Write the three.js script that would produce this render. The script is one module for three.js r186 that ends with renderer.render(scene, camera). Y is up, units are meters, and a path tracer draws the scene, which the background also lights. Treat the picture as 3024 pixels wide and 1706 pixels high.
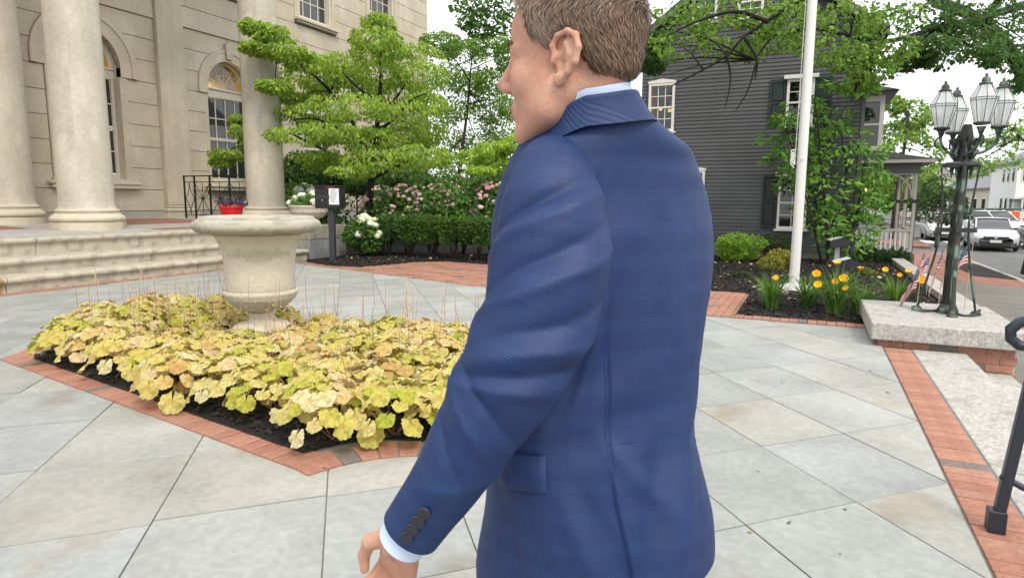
import * as THREE from 'three';
import { mergeGeometries, mergeVertices, toCreasedNormals } from 'three/addons/utils/BufferGeometryUtils.js';
import { FontLoader } from 'three/addons/loaders/FontLoader.js';
import { RoundedBoxGeometry } from 'three/addons/geometries/RoundedBoxGeometry.js';

const R = THREE.MathUtils.degToRad;
const V3 = (x, y, z) => new THREE.Vector3(x, y, z);
const scene = new THREE.Scene();
const camera = new THREE.PerspectiveCamera(48.27, 1024 / 577, 0.05, 600);
camera.position.set(0, 1.4, 0);
camera.rotation.set(R(-7.87), R(24.78), R(0.311), 'YXZ');
scene.add(camera);

const renderer = new THREE.WebGLRenderer();
renderer.toneMapping = THREE.LinearToneMapping;
renderer.toneMappingExposure = 1.58;
renderer.shadowMap.enabled = true;

function mulberry(a) { return () => { a |= 0; a = a + 0x6D2B79F5 | 0; let t = Math.imul(a ^ a >>> 15, 1 | a); t = t + Math.imul(t ^ t >>> 7, 61 | t) ^ t; return ((t ^ t >>> 14) >>> 0) / 4294967296; }; }
const rnd = mulberry(20240611);
const rr = (a, b) => a + (b - a) * rnd();
const sstep = (a, b, x) => { const t = Math.min(1, Math.max(0, (x - a) / (b - a))); return t * t * (3 - 2 * t); };
const clamp = (x, a, b) => Math.min(b, Math.max(a, x));
const lerp = (a, b, t) => a + (b - a) * t;
function hash3(x, y, z) { let h = Math.imul(x, 374761393) ^ Math.imul(y, 668265263) ^ Math.imul(z, 2147483647 - 97); h = Math.imul(h ^ h >>> 13, 1274126177); return ((h ^ h >>> 16) >>> 0) / 4294967296; }
function vnoise(x, y, z = 0, p = 0) {
  const xi = Math.floor(x), yi = Math.floor(y), zi = Math.floor(z); const f = t => t * t * (3 - 2 * t);
  const u = f(x - xi), v = f(y - yi), w = f(z - zi); const m = a => p ? ((a % p) + p) % p : a;
  const g = (i, j, k) => hash3(m(xi + i), m(yi + j), zi + k);
  return lerp(lerp(lerp(g(0, 0, 0), g(1, 0, 0), u), lerp(g(0, 1, 0), g(1, 1, 0), u), v), lerp(lerp(g(0, 0, 1), g(1, 0, 1), u), lerp(g(0, 1, 1), g(1, 1, 1), u), v), w);
}
function fbm(x, y, z, oct = 4, p = 0) { let s = 0, a = .5, t = 0; for (let i = 0; i < oct; i++) { s += a * vnoise(x, y, z + i * 17.3, p); t += a; x *= 2; y *= 2; z *= 2; p *= 2; a *= .5; } return s / t; }

// ---- sky: an even, bright overcast
{
  const w = 128, h = 64, data = new Float32Array(w * h * 4);
  for (let j = 0; j < h; j++) for (let i = 0; i < w; i++) {
    const el = (j + .5) / h * Math.PI - Math.PI / 2, az = (i + .5) / w * Math.PI * 2, k = (j * w + i) * 4;
    const x = Math.cos(el) * Math.cos(az), z = Math.cos(el) * Math.sin(az), y = Math.sin(el);
    const n = fbm(x * 3 + 9, y * 3 + 9, z * 3 + 9, 4);
    const L = (0.92 + 0.3 * Math.max(0, y)) * (0.9 + 0.24 * n);
    data[k] = L * 0.985; data[k + 1] = L; data[k + 2] = L * 1.03; data[k + 3] = 1;
  }
  const t = new THREE.DataTexture(data, w, h, THREE.RGBAFormat, THREE.FloatType);
  t.mapping = THREE.EquirectangularReflectionMapping; t.magFilter = THREE.LinearFilter; t.minFilter = THREE.LinearFilter; t.needsUpdate = true;
  scene.background = t; scene.environment = t;
}
const sun = new THREE.DirectionalLight(0xfff4e4, 1.5);
sun.position.set(9, 21, 4); sun.target.position.set(-4, 0, -8);
sun.castShadow = true; sun.shadow.radius = 30; sun.shadow.mapSize.set(2048, 2048);
Object.assign(sun.shadow.camera, { left: -30, right: 30, top: 30, bottom: -30, near: 1, far: 90 });
scene.add(sun, sun.target);

// ---- naming helpers
const used = {};
function numbered(n) { const k = used[n] = (used[n] ?? -1) + 1; return k ? n + '_' + String(k).padStart(3, '0') : n; }
function shadow(m) { m.castShadow = true; m.receiveShadow = true; return m; }
function tag(o, label, category, group) { o.userData.label = label; o.userData.category = category; if (group) o.userData.group = group; return o; }
function thing(name, label, category, [x, y, z] = [0, 0, 0], turn = 0, group) {
  const o = new THREE.Group(); o.name = numbered(name); o.position.set(x, y, z); o.rotation.y = turn; scene.add(o); return tag(o, label, category, group);
}
function add(name, geo, m, parent) { const o = shadow(new THREE.Mesh(geo, m)); o.name = parent ? name : numbered(name); (parent || scene).add(o); return o; }
function struct(name, geo, m) { const o = geo ? add(name, geo, m) : new THREE.Group(); if (!geo) { o.name = numbered(name); scene.add(o); } o.userData.kind = 'structure'; return o; }

// ---- geometry helpers
const ni = g => g.index ? g.toNonIndexed() : g;
function uvm(g, s = 1) { // uv in metres, projected along each face's main axis
  g = ni(g); const p = g.attributes.position, n = p.count, uv = new Float32Array(n * 2); const a = V3(), b = V3(), c = V3();
  for (let i = 0; i < n; i += 3) {
    a.fromBufferAttribute(p, i); b.fromBufferAttribute(p, i + 1).sub(a); c.fromBufferAttribute(p, i + 2).sub(a); b.cross(c);
    const x = Math.abs(b.x), y = Math.abs(b.y), z = Math.abs(b.z);
    for (let k = 0; k < 3; k++) { a.fromBufferAttribute(p, i + k); const [u, v] = y >= x && y >= z ? [a.x, a.z] : x >= z ? [a.z, a.y] : [a.x, a.y]; uv[(i + k) * 2] = u * s; uv[(i + k) * 2 + 1] = v * s; }
  }
  g.setAttribute('uv', new THREE.BufferAttribute(uv, 2)); return g;
}
function strip(g) { for (const k of Object.keys(g.attributes)) if (!['position', 'normal', 'uv'].includes(k)) g.deleteAttribute(k); return g; }
const mg = a => a.length === 1 ? a[0] : mergeGeometries(a.map(g => strip(ni(g))), false);
const bx = (w, h, d, x = 0, y = 0, z = 0, ry = 0, rz = 0, rx = 0) => { const g = new THREE.BoxGeometry(w, h, d); if (rx) g.rotateX(rx); if (rz) g.rotateZ(rz); if (ry) g.rotateY(ry); g.translate(x, y, z); return uvm(g); };
const rbx = (w, h, d, r, x = 0, y = 0, z = 0, ry = 0) => { const g = new RoundedBoxGeometry(w, h, d, 2, r); if (ry) g.rotateY(ry); g.translate(x, y, z); return uvm(g); };
const b6 = (x0, x1, y0, y1, z0, z1) => bx(Math.abs(x1 - x0), Math.abs(y1 - y0), Math.abs(z1 - z0), (x0 + x1) / 2, (y0 + y1) / 2, (z0 + z1) / 2);
const lathe = (pts, seg = 40, x = 0, y = 0, z = 0) => { const g = new THREE.LatheGeometry(pts.map(p => new THREE.Vector2(p[0], p[1])), seg); g.translate(x, y, z); return ni(g); };
function tube(pts, r, seg = 6, rad = 6, closed = false) { const c = new THREE.CatmullRomCurve3(pts.map(p => p.isVector3 ? p : V3(...p)), closed); return ni(new THREE.TubeGeometry(c, Math.max(seg, 2), r, rad, closed)); }
function limb(pts, radii, rad = 7, seg = 4) { // tapered, bent limb through points
  const P = pts.map(p => p.isVector3 ? p : V3(...p)); const c = new THREE.CatmullRomCurve3(P); const n = (P.length - 1) * seg; const fr = c.computeFrenetFrames(n, false);
  const pos = [], idx = []; const last = radii.length - 1;
  for (let i = 0; i <= n; i++) { const t = i / n, p = c.getPointAt(t), f = t * last, k = Math.min(last - 1, Math.floor(f)), r = last ? lerp(radii[k], radii[k + 1], f - k) : radii[0];
    for (let j = 0; j < rad; j++) { const a = j / rad * Math.PI * 2, s = Math.sin(a) * r, q = Math.cos(a) * r; pos.push(p.x + fr.normals[i].x * q + fr.binormals[i].x * s, p.y + fr.normals[i].y * q + fr.binormals[i].y * s, p.z + fr.normals[i].z * q + fr.binormals[i].z * s); } }
  for (let i = 0; i < n; i++) for (let j = 0; j < rad; j++) { const a = i * rad + j, b = i * rad + (j + 1) % rad; idx.push(a, a + rad, b, b, a + rad, b + rad); }
  const g = new THREE.BufferGeometry(); g.setAttribute('position', new THREE.Float32BufferAttribute(pos, 3)); g.setIndex(idx); g.computeVertexNormals();
  const q = g.toNonIndexed(); return uvm(q);
}
const bar = (a, b, r, rad = 6) => { const A = V3(...a), B = V3(...b), d = B.clone().sub(A); const g = new THREE.CylinderGeometry(r, r, d.length(), rad); g.applyQuaternion(new THREE.Quaternion().setFromUnitVectors(V3(0, 1, 0), d.clone().normalize())); g.translate((A.x + B.x) / 2, (A.y + B.y) / 2, (A.z + B.z) / 2); return ni(g); };
const flat = (a, b, w, t) => { const A = V3(...a), B = V3(...b), d = B.clone().sub(A); const g = new THREE.BoxGeometry(w, d.length(), t); g.applyQuaternion(new THREE.Quaternion().setFromUnitVectors(V3(0, 1, 0), d.clone().normalize())); g.translate((A.x + B.x) / 2, (A.y + B.y) / 2, (A.z + B.z) / 2); return ni(g); };
function prismXZ(poly, y0, y1) { // vertical prism over a plan polygon [x,z]
  const s = new THREE.Shape(poly.map(([x, z]) => new THREE.Vector2(x, -z))); const g = new THREE.ExtrudeGeometry(s, { depth: y1 - y0, bevelEnabled: false }); g.rotateX(-Math.PI / 2); g.translate(0, y0, 0); return uvm(g);
}
function sheetXZ(poly, y) { const s = new THREE.Shape(poly.map(([x, z]) => new THREE.Vector2(x, -z))); const g = new THREE.ShapeGeometry(s, 8); g.rotateX(-Math.PI / 2); g.translate(0, y, 0); return uvm(g); }
// polygon in (z,y) extruded along +x: for the facade that faces +x
function prismZY(poly, x0, x1, holes = []) {
  const sh = new THREE.Shape(poly.map(([z, y]) => new THREE.Vector2(-z, y))); for (const h of holes) sh.holes.push(new THREE.Path(h.map(([z, y]) => new THREE.Vector2(-z, y))));
  const g = new THREE.ExtrudeGeometry(sh, { depth: x1 - x0, bevelEnabled: false }); g.rotateY(Math.PI / 2); g.translate(x0, 0, 0); return uvm(g);
}
function prismXY(poly, z0, z1, holes = []) {
  const sh = new THREE.Shape(poly.map(([x, y]) => new THREE.Vector2(x, y))); for (const h of holes) sh.holes.push(new THREE.Path(h.map(([x, y]) => new THREE.Vector2(x, y))));
  const g = new THREE.ExtrudeGeometry(sh, { depth: z1 - z0, bevelEnabled: false }); g.translate(0, 0, z0); return uvm(g);
}

// ---- textures and materials
function tex(size, fn, rx = 1, srgb = true) {
  const d = new Uint8Array(size * size * 4);
  for (let j = 0; j < size; j++) for (let i = 0; i < size; i++) { const c = fn(i / size, j / size), k = (j * size + i) * 4; d[k] = clamp(c[0], 0, 1) * 255; d[k + 1] = clamp(c[1], 0, 1) * 255; d[k + 2] = clamp(c[2], 0, 1) * 255; d[k + 3] = 255; }
  const t = new THREE.DataTexture(d, size, size); t.wrapS = t.wrapT = THREE.RepeatWrapping; t.repeat.set(rx, rx); t.magFilter = THREE.LinearFilter; t.minFilter = THREE.LinearMipmapLinearFilter; t.generateMipmaps = true;
  if (srgb) t.colorSpace = THREE.SRGBColorSpace; t.needsUpdate = true; return t;
}
const gray = f => (u, v) => { const g = f(u, v); return [g, g, g]; };
const mix3 = (a, b, t) => [lerp(a[0], b[0], t), lerp(a[1], b[1], t), lerp(a[2], b[2], t)];
const lin = (r, g, b) => new THREE.Color().setRGB(r, g, b);
const hex = h => new THREE.Color(h);
function mat(color, rough = .85, o = {}) { return new THREE.MeshStandardMaterial({ color: color.isColor ? color : hex(color), roughness: rough, ...o }); }
const P = (u, n) => u * n;
// limestone: pale buff with soft blotches and vertical weathering streaks
const tLime = tex(512, (u, v) => { const a = fbm(P(u, 4), P(v, 4), 1, 5, 4), b = fbm(P(u, 24), P(v, 3), 7, 3, 3 * 8), g = fbm(P(u, 64), P(v, 64), 3, 2, 64); const k = .80 + .16 * a + .06 * (b - .5) + .06 * (g - .5); return [k, k * (.975 + .02 * a), k * (.93 + .04 * a)]; }, .35);
const tLimeB = tex(512, gray((u, v) => fbm(P(u, 48), P(v, 48), 5, 4, 48)), .7, false);
const tBlue = tex(1024, (u, v) => { const a = fbm(P(u, 3), P(v, 3), 2, 5, 3), b = fbm(P(u, 9), P(v, 9), 11, 5, 9), g = fbm(P(u, 120), P(v, 120), 4, 2, 120), r = sstep(.64, .78, fbm(P(u, 6), P(v, 6), 31, 5, 6)); const k = .80 + .15 * (a - .5) + .17 * (b - .5) + .09 * (g - .5); const c = [k, k * 1.005, k * .985]; return mix3(c, [k * .90, k * .82, k * .70], r * .4); }, .31);
const tGran = tex(512, (u, v) => { const g = fbm(P(u, 90), P(v, 90), 4, 2, 90), a = fbm(P(u, 5), P(v, 5), 9, 4, 5), d = sstep(.60, .72, fbm(P(u, 14), P(v, 14), 19, 4, 14)); const k = .8 + .3 * (g - .5) + .12 * (a - .5) - .07 * d; return [k, k * .99, k * .97]; }, .8);
const tBrick = tex(256, (u, v) => { const g = fbm(P(u, 40), P(v, 40), 4, 3, 40), a = fbm(P(u, 4), P(v, 4), 9, 4, 4); const k = .82 + .22 * (a - .5) + .2 * (g - .5); return [k, k, k]; }, 2.2);
const tMulch = tex(512, (u, v) => { const g = fbm(P(u, 60), P(v, 60), 4, 3, 60), a = fbm(P(u, 26), P(v, 90), 9, 3, 26); const k = .35 + .75 * (g - .35) * a * 1.4; return [k, k * .93, k * .88]; }, .6);
const tMulchB = tex(512, gray((u, v) => fbm(P(u, 50), P(v, 50), 4, 4, 50)), .6, false);
const tBark = tex(256, (u, v) => { const g = fbm(P(u, 20), P(v, 5), 4, 4, 5), k = .55 + .7 * (g - .4); return [k, k * .96, k * .9]; }, 1.4);
const tWeather = tex(512, (u, v) => { const a = fbm(P(u, 5), P(v, 5), 21, 5, 5), g = fbm(P(u, 70), P(v, 70), 3, 2, 70), d = sstep(.52, .68, fbm(P(u, 9), P(v, 9), 41, 5, 9)); const k = .86 + .12 * (a - .5) + .08 * (g - .5); return mix3([k, k * .985, k * .94], [.62, .60, .56], d * .4); }, .9);
const M = {};
M.lime = mat(lin(.72, .66, .545), .9, { map: tLime, bumpMap: tLimeB, bumpScale: .0015 });
M.lime2 = mat(lin(.70, .645, .535), .9, { map: tLime, bumpMap: tLimeB, bumpScale: .0015 });
M.lime3 = mat(lin(.74, .69, .58), .9, { map: tLime, bumpMap: tLimeB, bumpScale: .0015 });
M.limeCol = mat(lin(.71, .68, .60), .88, { map: tLime, bumpMap: tLimeB, bumpScale: .001 });
M.limeGray = mat(lin(.52, .52, .5), .9, { map: tLime });
M.step = mat(lin(.62, .59, .51), .85, { map: tWeather, bumpMap: tLimeB, bumpScale: .003 });
M.stepTan = mat(lin(.5, .33, .16), .85, { map: tWeather });
M.gran = mat(lin(.62, .61, .59), .8, { map: tGran, bumpMap: tLimeB, bumpScale: .002 });
M.granGray = mat(lin(.45, .46, .47), .8, { map: tGran });
M.mortar = mat(lin(.22, .21, .185), .95);
M.white = mat(lin(.74, .73, .69), .6); M.cream = mat(lin(.60, .555, .46), .6); M.iron = mat(lin(.012, .012, .013), .45, { metalness: .3 });
M.glass = new THREE.MeshPhysicalMaterial({ color: lin(.03, .035, .035), roughness: .03, metalness: 0, specularIntensity: 1, ior: 1.7 });
M.glassIn = mat(lin(.02, .018, .014), .6);
M.mulch = mat(lin(.022, .019, .017), .95, { map: tMulch, bumpMap: tMulchB, bumpScale: .02 });
M.bark = mat(lin(.075, .06, .045), .95, { map: tBark, bumpMap: tBark, bumpScale: .01 });
M.darkBark = mat(lin(.03, .026, .02), .95, { map: tBark, bumpMap: tBark, bumpScale: .01 });
const brickCols = [[.53, .245, .165], [.55, .265, .18], [.50, .235, .16], [.57, .285, .195], [.49, .22, .15], [.54, .28, .195]];
M.bricks = brickCols.map(c => mat(lin(...c), .9, { map: tBrick, bumpMap: tBrick, bumpScale: .002 }));
M.brickGray = mat(lin(.26, .215, .185), .9, { map: tBrick });
const brickMat = (k = rnd()) => k < .07 ? M.brickGray : M.bricks[Math.floor(k * 997) % M.bricks.length];
// =====================================================================  ground, plaza, brickwork
M.asphalt = mat(lin(.19, .19, .195), .95, { map: tBlue });
M.concrete = mat(lin(.27, .255, .235), .95, { map: tBlue, bumpMap: tLimeB, bumpScale: .003 });
M.soil = mat(lin(.05, .042, .034), .95, { map: tMulch });
struct('ground', sheetXZ([[-260, 60], [260, 60], [260, -420], [-260, -420]], -.80), mat(lin(.16, .165, .13), .95, { map: tBlue }));
struct('road', sheetXZ([[5.15, 30], [14.5, 30], [14.5, -240], [5.15, -240]], -.745), M.asphalt);
struct('cross_street', sheetXZ([[3.2, -30.4], [5.15, -29.2], [5.15, -240], [-8, -240], [-8, -46], [3.2, -42]], -.741), M.asphalt);
{
  const mk = mat(lin(.7, .7, .68), .8);
  for (let i = 0; i < 6; i++) struct('road_marking', sheetXZ([[5.6 + i * 1.05, -40.2], [6.15 + i * 1.05, -40.2], [6.15 + i * 1.05, -43.2], [5.6 + i * 1.05, -43.2]], -.737), mk);
  struct('road_marking', sheetXZ([[9.7, -46], [9.85, -46], [9.85, -120], [9.7, -120]], -.737), mk);
}
// kerbed pavement between the steps and the road
struct('pavement', prismXZ([[1.96, 20], [5.0, 20], [5.0, -18.6], [1.96, -20.6]], -.80, -.60), M.concrete);
M.brickPave = mat(lin(.44, .20, .135), .92, { map: tBrick, bumpMap: tBrick, bumpScale: .004 });
struct('brick_pavement', prismXZ([[1.96, -20.6], [5.0, -18.6], [5.0, -29.0], [4.4, -30.2], [1.96, -31.4]], -.80, -.596), M.brickPave);
struct('brick_pavement', prismXZ([[3.4, -36], [5.0, -34.8], [5.3, -37], [4.9, -39.5], [3.0, -40]], -.80, -.62), M.brickPave);
struct('kerb', prismXZ([[5.0, 20], [5.15, 20], [5.15, -29.1], [4.5, -30.4], [4.4, -30.2], [5.0, -29]], -.80, -.594), M.gran);
struct('tree_pit', sheetXZ([[4.15, -21.2], [5.0, -20.6], [5.0, -25.2], [4.15, -26.2]], -.588), M.soil);
struct('far_pavement', prismXZ([[14.5, 30], [19, 30], [19, -240], [14.5, -240]], -.80, -.60), M.concrete);
// earth body below plaza and gardens
struct('terrain', prismXZ([[-40, 20], [1.34, 20], [1.34, -7.3], [1.7, -7.4], [1.74, -17], [1.9, -23.8], [-40, -23.8]], -.80, -.06), M.soil);

// ---- plaza of large bluestone flags on the diagonal
const plaza = struct('plaza');
{
  add('joint_bed', sheetXZ([[-10.6, 4], [.72, 4], [.72, -8.06], [-1, -8.06], [-10.6, -10.88]], -.011), M.mortar, plaza);
  const cols = [[.515, .53, .525], [.49, .505, .50], [.535, .545, .53], [.48, .497, .495], [.545, .545, .52], [.46, .473, .468], [.545, .53, .49], [.52, .537, .54], [.495, .508, .515], [.515, .512, .485]];
  const mats = cols.map(c => c.map(v => v * .94)).map((c, i) => { const t = tBlue.clone(); t.offset.set((i * .37) % 1, (i * .61) % 1); t.rotation = i * 1.1; t.needsUpdate = true; return mat(lin(...c), .72, { map: t, bumpMap: tLimeB, bumpScale: .0012 }); });
  const aL = [1.88, 2.52, 3.14, 3.77, 4.4, 5.03, 5.66, 6.3]; for (let a = 1.29; a > -7; a -= a > .6 ? .6 : .735) aL.unshift(a);
  const s2 = Math.SQRT1_2, toXZ = (a, b) => { const aa = a - .1 * (b + 2.13); return [(aa + b) * s2, (b - aa) * s2]; };
  const clip = (poly, n, d) => { const o = []; for (let i = 0; i < poly.length; i++) { const p = poly[i], q = poly[(i + 1) % poly.length], dp = p[0] * n[0] + p[1] * n[1] - d, dq = q[0] * n[0] + q[1] * n[1] - d; if (dp <= 0) o.push(p); if (dp * dq < 0) { const t = dp / (dp - dq); o.push([p[0] + (q[0] - p[0]) * t, p[1] + (q[1] - p[1]) * t]); } } return o; };
  const gap = .0034;
  for (let i = 0; i + 1 < aL.length; i++) {
    const right = aL[i] > .65, sp = right ? .715 : .80, off = right ? -2.13 : -3.035 + ((i * 7) % 5 - 2) * .02 * (i % 2);
    for (let k = -22; k < 8; k++) {
      const b0 = off + k * sp + gap, b1 = off + (k + 1) * sp - gap, a0 = aL[i] + gap, a1 = aL[i + 1] - gap;
      let p = [toXZ(a0, b0), toXZ(a1, b0), toXZ(a1, b1), toXZ(a0, b1)];
      const cx = (p[0][0] + p[2][0]) / 2, cz = (p[0][1] + p[2][1]) / 2;
      if (cz > 1.2 || cx < -11.3 || cx > 1.3) continue;
      p = clip(p, [1, 0], .703); p = clip(p, [-1, 0], 10.385);
      if (!p.length) continue;
      if (cx < -1) { const m = .292, l = Math.hypot(m, 1); p = clip(p, [m / l, -1 / l], (8.07 - m * 1 - .0 + m * 0) / l - 0); } // z > -8.07 + m (x+1)
      else p = clip(p, [0, -1], 8.07);
      if (p.length < 3) continue;
      let ar = 0; for (let j = 0; j < p.length; j++) { const q = p[(j + 1) % p.length]; ar += p[j][0] * q[1] - q[0] * p[j][1]; } if (Math.abs(ar) < .02) continue;
      add('flagstone', prismXZ(ar > 0 ? p.reverse() : p, -.045, rr(-.002, .0015)), mats[Math.floor(rnd() * mats.length)], plaza);
    }
  }
}
// ---- brick edging
const gBrick = rbx(.094, .06, .205, .004); const gBrickX = rbx(.222, .06, .094, .004);
const gBrickW = (() => { const g = gBrick.clone(), p = g.attributes.position; for (let i = 0; i < p.count; i++) p.setX(i, p.getX(i) * (1.14 + p.getZ(i) * 1.35)); g.computeVertexNormals(); return g; })();
const edging = struct('brick_border');
{
  add('joint_bed', sheetXZ([[.70, 3], [.955, 3], [.955, -7.32], [.70, -7.32]], -.012), M.mortar, edging);
  for (let z = 1.0; z > -7.12; z -= .1005) { const b = add('brick', gBrickX, brickMat(), edging); b.position.set(.829, -.029 + rr(-.0015, .0015), z); b.rotation.y = rr(-.008, .008); }
}
const stepEdge = struct('brick_border');
add('joint_bed', sheetXZ([[-10.62, 2], [-10.38, 2], [-10.38, -10.9], [-10.62, -10.9]], -.008), M.mortar, stepEdge);
for (let z = -2; z > -10.8; z -= .1005) { const b = add('brick', gBrickX, brickMat(), stepEdge); b.position.set(-10.495, -.026 + rr(-.001, .001), z); }
const bedRow = struct('brick_border');
add('joint_bed', sheetXZ([[-.78, -8.05], [.66, -8.05], [.66, -8.3], [-.78, -8.3]], -.006), M.mortar, bedRow);
for (let x = -.72; x < .64; x += .1005) { const b = add('brick', gBrick, brickMat(), bedRow); b.position.set(x, -.016 + rr(-.002, .002), -8.185); }
// brick walk that sweeps in front of the hedges
const walkPoly = [[-10.38, -10.86], [-1, -8.09], [-.78, -8.09], [-.78, -10.4], [-1.37, -10.5], [-4, -11.5], [-6.2, -12.5], [-7.55, -12.7], [-8.1, -12.1], [-8.23, -11.5], [-8.47, -10.75], [-9.27, -10.74], [-10.38, -11.2]];
const walk = struct('brick_walk');
add('joint_bed', sheetXZ(walkPoly, -.014), M.mortar, walk);
{
  const inP = (x, z, P) => { let c = false; for (let i = 0, j = P.length - 1; i < P.length; j = i++) if ((P[i][1] > z) !== (P[j][1] > z) && x < (P[j][0] - P[i][0]) * (z - P[i][1]) / (P[j][1] - P[i][1]) + P[i][0]) c = !c; return c; };
  const near = [], far = [];
  let row = 0; for (let z = -8.1; z > -12.8; z -= .104, row++) for (let x = -10.6 + (row % 2) * .105; x < -.7; x += .21) if (inP(x, z, walkPoly)) (x > -2.4 ? near : far).push([x, z]);
  const g = rbx(.202, .06, .096, .004);
  for (const [x, z] of near) { const b = add('brick', g, brickMat(), walk); b.position.set(x, -.03 + rr(-.0015, .0015), z); }
  const im = new THREE.InstancedMesh(g, mat(lin(1, 1, 1), .9, { map: tBrick }), far.length); im.name = 'far_bricks'; im.userData.kind = 'stuff'; const m = new THREE.Matrix4();
  far.forEach(([x, z], i) => { m.makeTranslation(x, -.03 + rr(-.0015, .0015), z); im.setMatrixAt(i, m); const c = rnd() < .1 ? [.22, .18, .15] : brickCols[Math.floor(rnd() * 6)]; im.setColorAt(i, lin(...c)); });
  shadow(im); walk.add(im);
}
// ---- mulch beds
struct('mulch_bed', sheetXZ([[-.78, -8.28], [.66, -8.28], [.66, -8.78], [1.72, -8.78], [1.72, -17.4], [1.9, -23.7], [-16.4, -23.7], [-16.4, -13.05], [-12.2, -13.05], [-10.5, -12.9], [-10.38, -11.2], [-9.27, -10.74], [-8.47, -10.75], [-8.23, -11.5], [-8.1, -12.1], [-7.55, -12.7], [-6.2, -12.5], [-4, -11.5], [-1.37, -10.5], [-.78, -10.4]], .008), M.mulch);
// outline of the flower bed with scalloped corners
const qb = (a, c, b, n) => { const o = []; for (let i = 1; i <= n; i++) { const t = i / n; o.push([(1 - t) ** 2 * a[0] + 2 * t * (1 - t) * c[0] + t * t * b[0], (1 - t) ** 2 * a[1] + 2 * t * (1 - t) * c[1] + t * t * b[1]]); } return o; };
const bA = [-6.32, -3.09], bB = [-2.24, -2.41], bD = [-1.09, -2.93], bD2 = [-.88, -4.25], bB2 = [-2.2, -5.2], bA2 = [-6.3, -5.86], bC2 = [-7.22, -5.2], bC = [-7.22, -3.95];
const bedLoop = [bA, bB, ...qb(bB, [-2.06, -3.06], bD, 10), bD2, ...qb(bD2, [-1.95, -4.45], bB2, 8), bA2, ...qb(bA2, [-6.35, -5.35], bC2, 8), bC, ...qb(bC, [-6.55, -3.62], bA, 10)];
bedLoop.pop();
const bedC = [-4.2, -4.1];
{
  const bed = struct('brick_border'); const N = bedLoop.length; const inner = [];
  const lens = bedLoop.map((p, i) => { const q = bedLoop[(i + 1) % N]; return Math.hypot(q[0] - p[0], q[1] - p[1]); });
  add('joint_bed', sheetXZ(bedLoop, .004), M.mortar, bed);
  const out = []; let carry = .05;
  for (let i = 0; i < N; i++) { const p = bedLoop[i], q = bedLoop[(i + 1) % N], L = lens[i], dx = (q[0] - p[0]) / L, dz = (q[1] - p[1]) / L; let s = carry; for (; s < L; s += .1005) { let nx = dz, nz = -dx; if ((bedC[0] - p[0]) * nx + (bedC[1] - p[1]) * nz < 0) { nx = -nx; nz = -nz; } out.push([p[0] + dx * s + nx * .103, p[1] + dz * s + nz * .103, Math.atan2(nx, nz), L < .3]); } carry = s - L; }
  for (const [x, z, a, arc] of out) { const b = add('brick', arc ? gBrickW : gBrick, brickMat(), bed); b.position.set(x, -.017 + rr(-.002, .002), z); b.rotation.y = a + rr(-.015, .015); }
}
struct('flower_bed_mulch', sheetXZ(bedLoop.map(([x, z]) => { const d = Math.hypot(x - bedC[0], z - bedC[1]), k = (d - .28) / d; return [bedC[0] + (x - bedC[0]) * k, bedC[1] + (z - bedC[1]) * k]; }), .018), M.mulch);
const inPoly = (x, z, P) => { let c = false; for (let i = 0, j = P.length - 1; i < P.length; j = i++) if ((P[i][1] > z) !== (P[j][1] > z) && x < (P[j][0] - P[i][0]) * (z - P[i][1]) / (P[j][1] - P[i][1]) + P[i][0]) c = !c; return c; };
// bark chips and litter
function scatter(name, geo, m, n, gen, cols) {
  const im = new THREE.InstancedMesh(geo, m, n); im.name = numbered(name); im.userData.kind = 'stuff'; const o = new THREE.Object3D();
  for (let i = 0; i < n; i++) { const [x, y, z, s] = gen(); o.position.set(x, y, z); o.rotation.set(rr(-.5, .5), rr(0, 6.28), rr(-.5, .5)); o.scale.set(s * rr(.6, 1.5), s * rr(.5, 1), s * rr(.6, 1.3)); o.updateMatrix(); im.setMatrixAt(i, o.matrix); if (cols) im.setColorAt(i, lin(...cols[Math.floor(rnd() * cols.length)])); }
  shadow(im); scene.add(im); return im;
}
const chip = bx(.05, .012, .02);
const mulchCols = [[.022, .018, .015], [.03, .024, .02], [.016, .014, .013], [.04, .032, .026], [.02, .02, .02]];
const chipMat = mat(lin(1, 1, 1), .95);
const gardenPoly = [[-.72, -8.3], [.6, -8.3], [.6, -8.8], [1.7, -8.8], [1.7, -17], [-2.6, -17], [-10.2, -13.6], [-10.3, -11.3], [-9.27, -10.8], [-8.5, -10.8], [-8.3, -11.5], [-8.15, -12.15], [-7.55, -12.75], [-6.2, -12.55], [-4, -11.55], [-1.37, -10.55], [-.78, -10.45]];
scatter('bark_chips', chip, chipMat, 9000, () => { for (;;) { const x = rr(-10.4, 1.72), z = rr(-8.3, -17); if (inPoly(x, z, gardenPoly)) return [x, .012 + rr(0, .03), z, rr(.7, 1.6)]; } }, mulchCols);
scatter('bed_bark_chips', chip, chipMat, 3500, () => { for (;;) { const x = rr(-7, -1), z = rr(-5.7, -2.5); const k = [bedC[0] + (x - bedC[0]) * 1.1, bedC[1] + (z - bedC[1]) * 1.16]; if (inPoly(...k, bedLoop)) return [x, .022 + rr(0, .015), z, rr(.5, 1.1)]; } }, mulchCols);
const litterLeaf = new THREE.CircleGeometry(.022, 6).rotateX(-Math.PI / 2);
scatter('fallen_leaf_litter', litterLeaf, mat(lin(1, 1, 1), .9, { side: THREE.DoubleSide }), 420, () => { for (;;) { const x = rr(-10.4, 1.72), z = rr(-8.3, -15.5); if (inPoly(x, z, gardenPoly)) return [x, .045 + rr(0, .01), z, rr(.7, 1.6)]; } }, [[.35, .24, .12], [.28, .2, .11], [.42, .3, .16], [.2, .15, .09]]);
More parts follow.
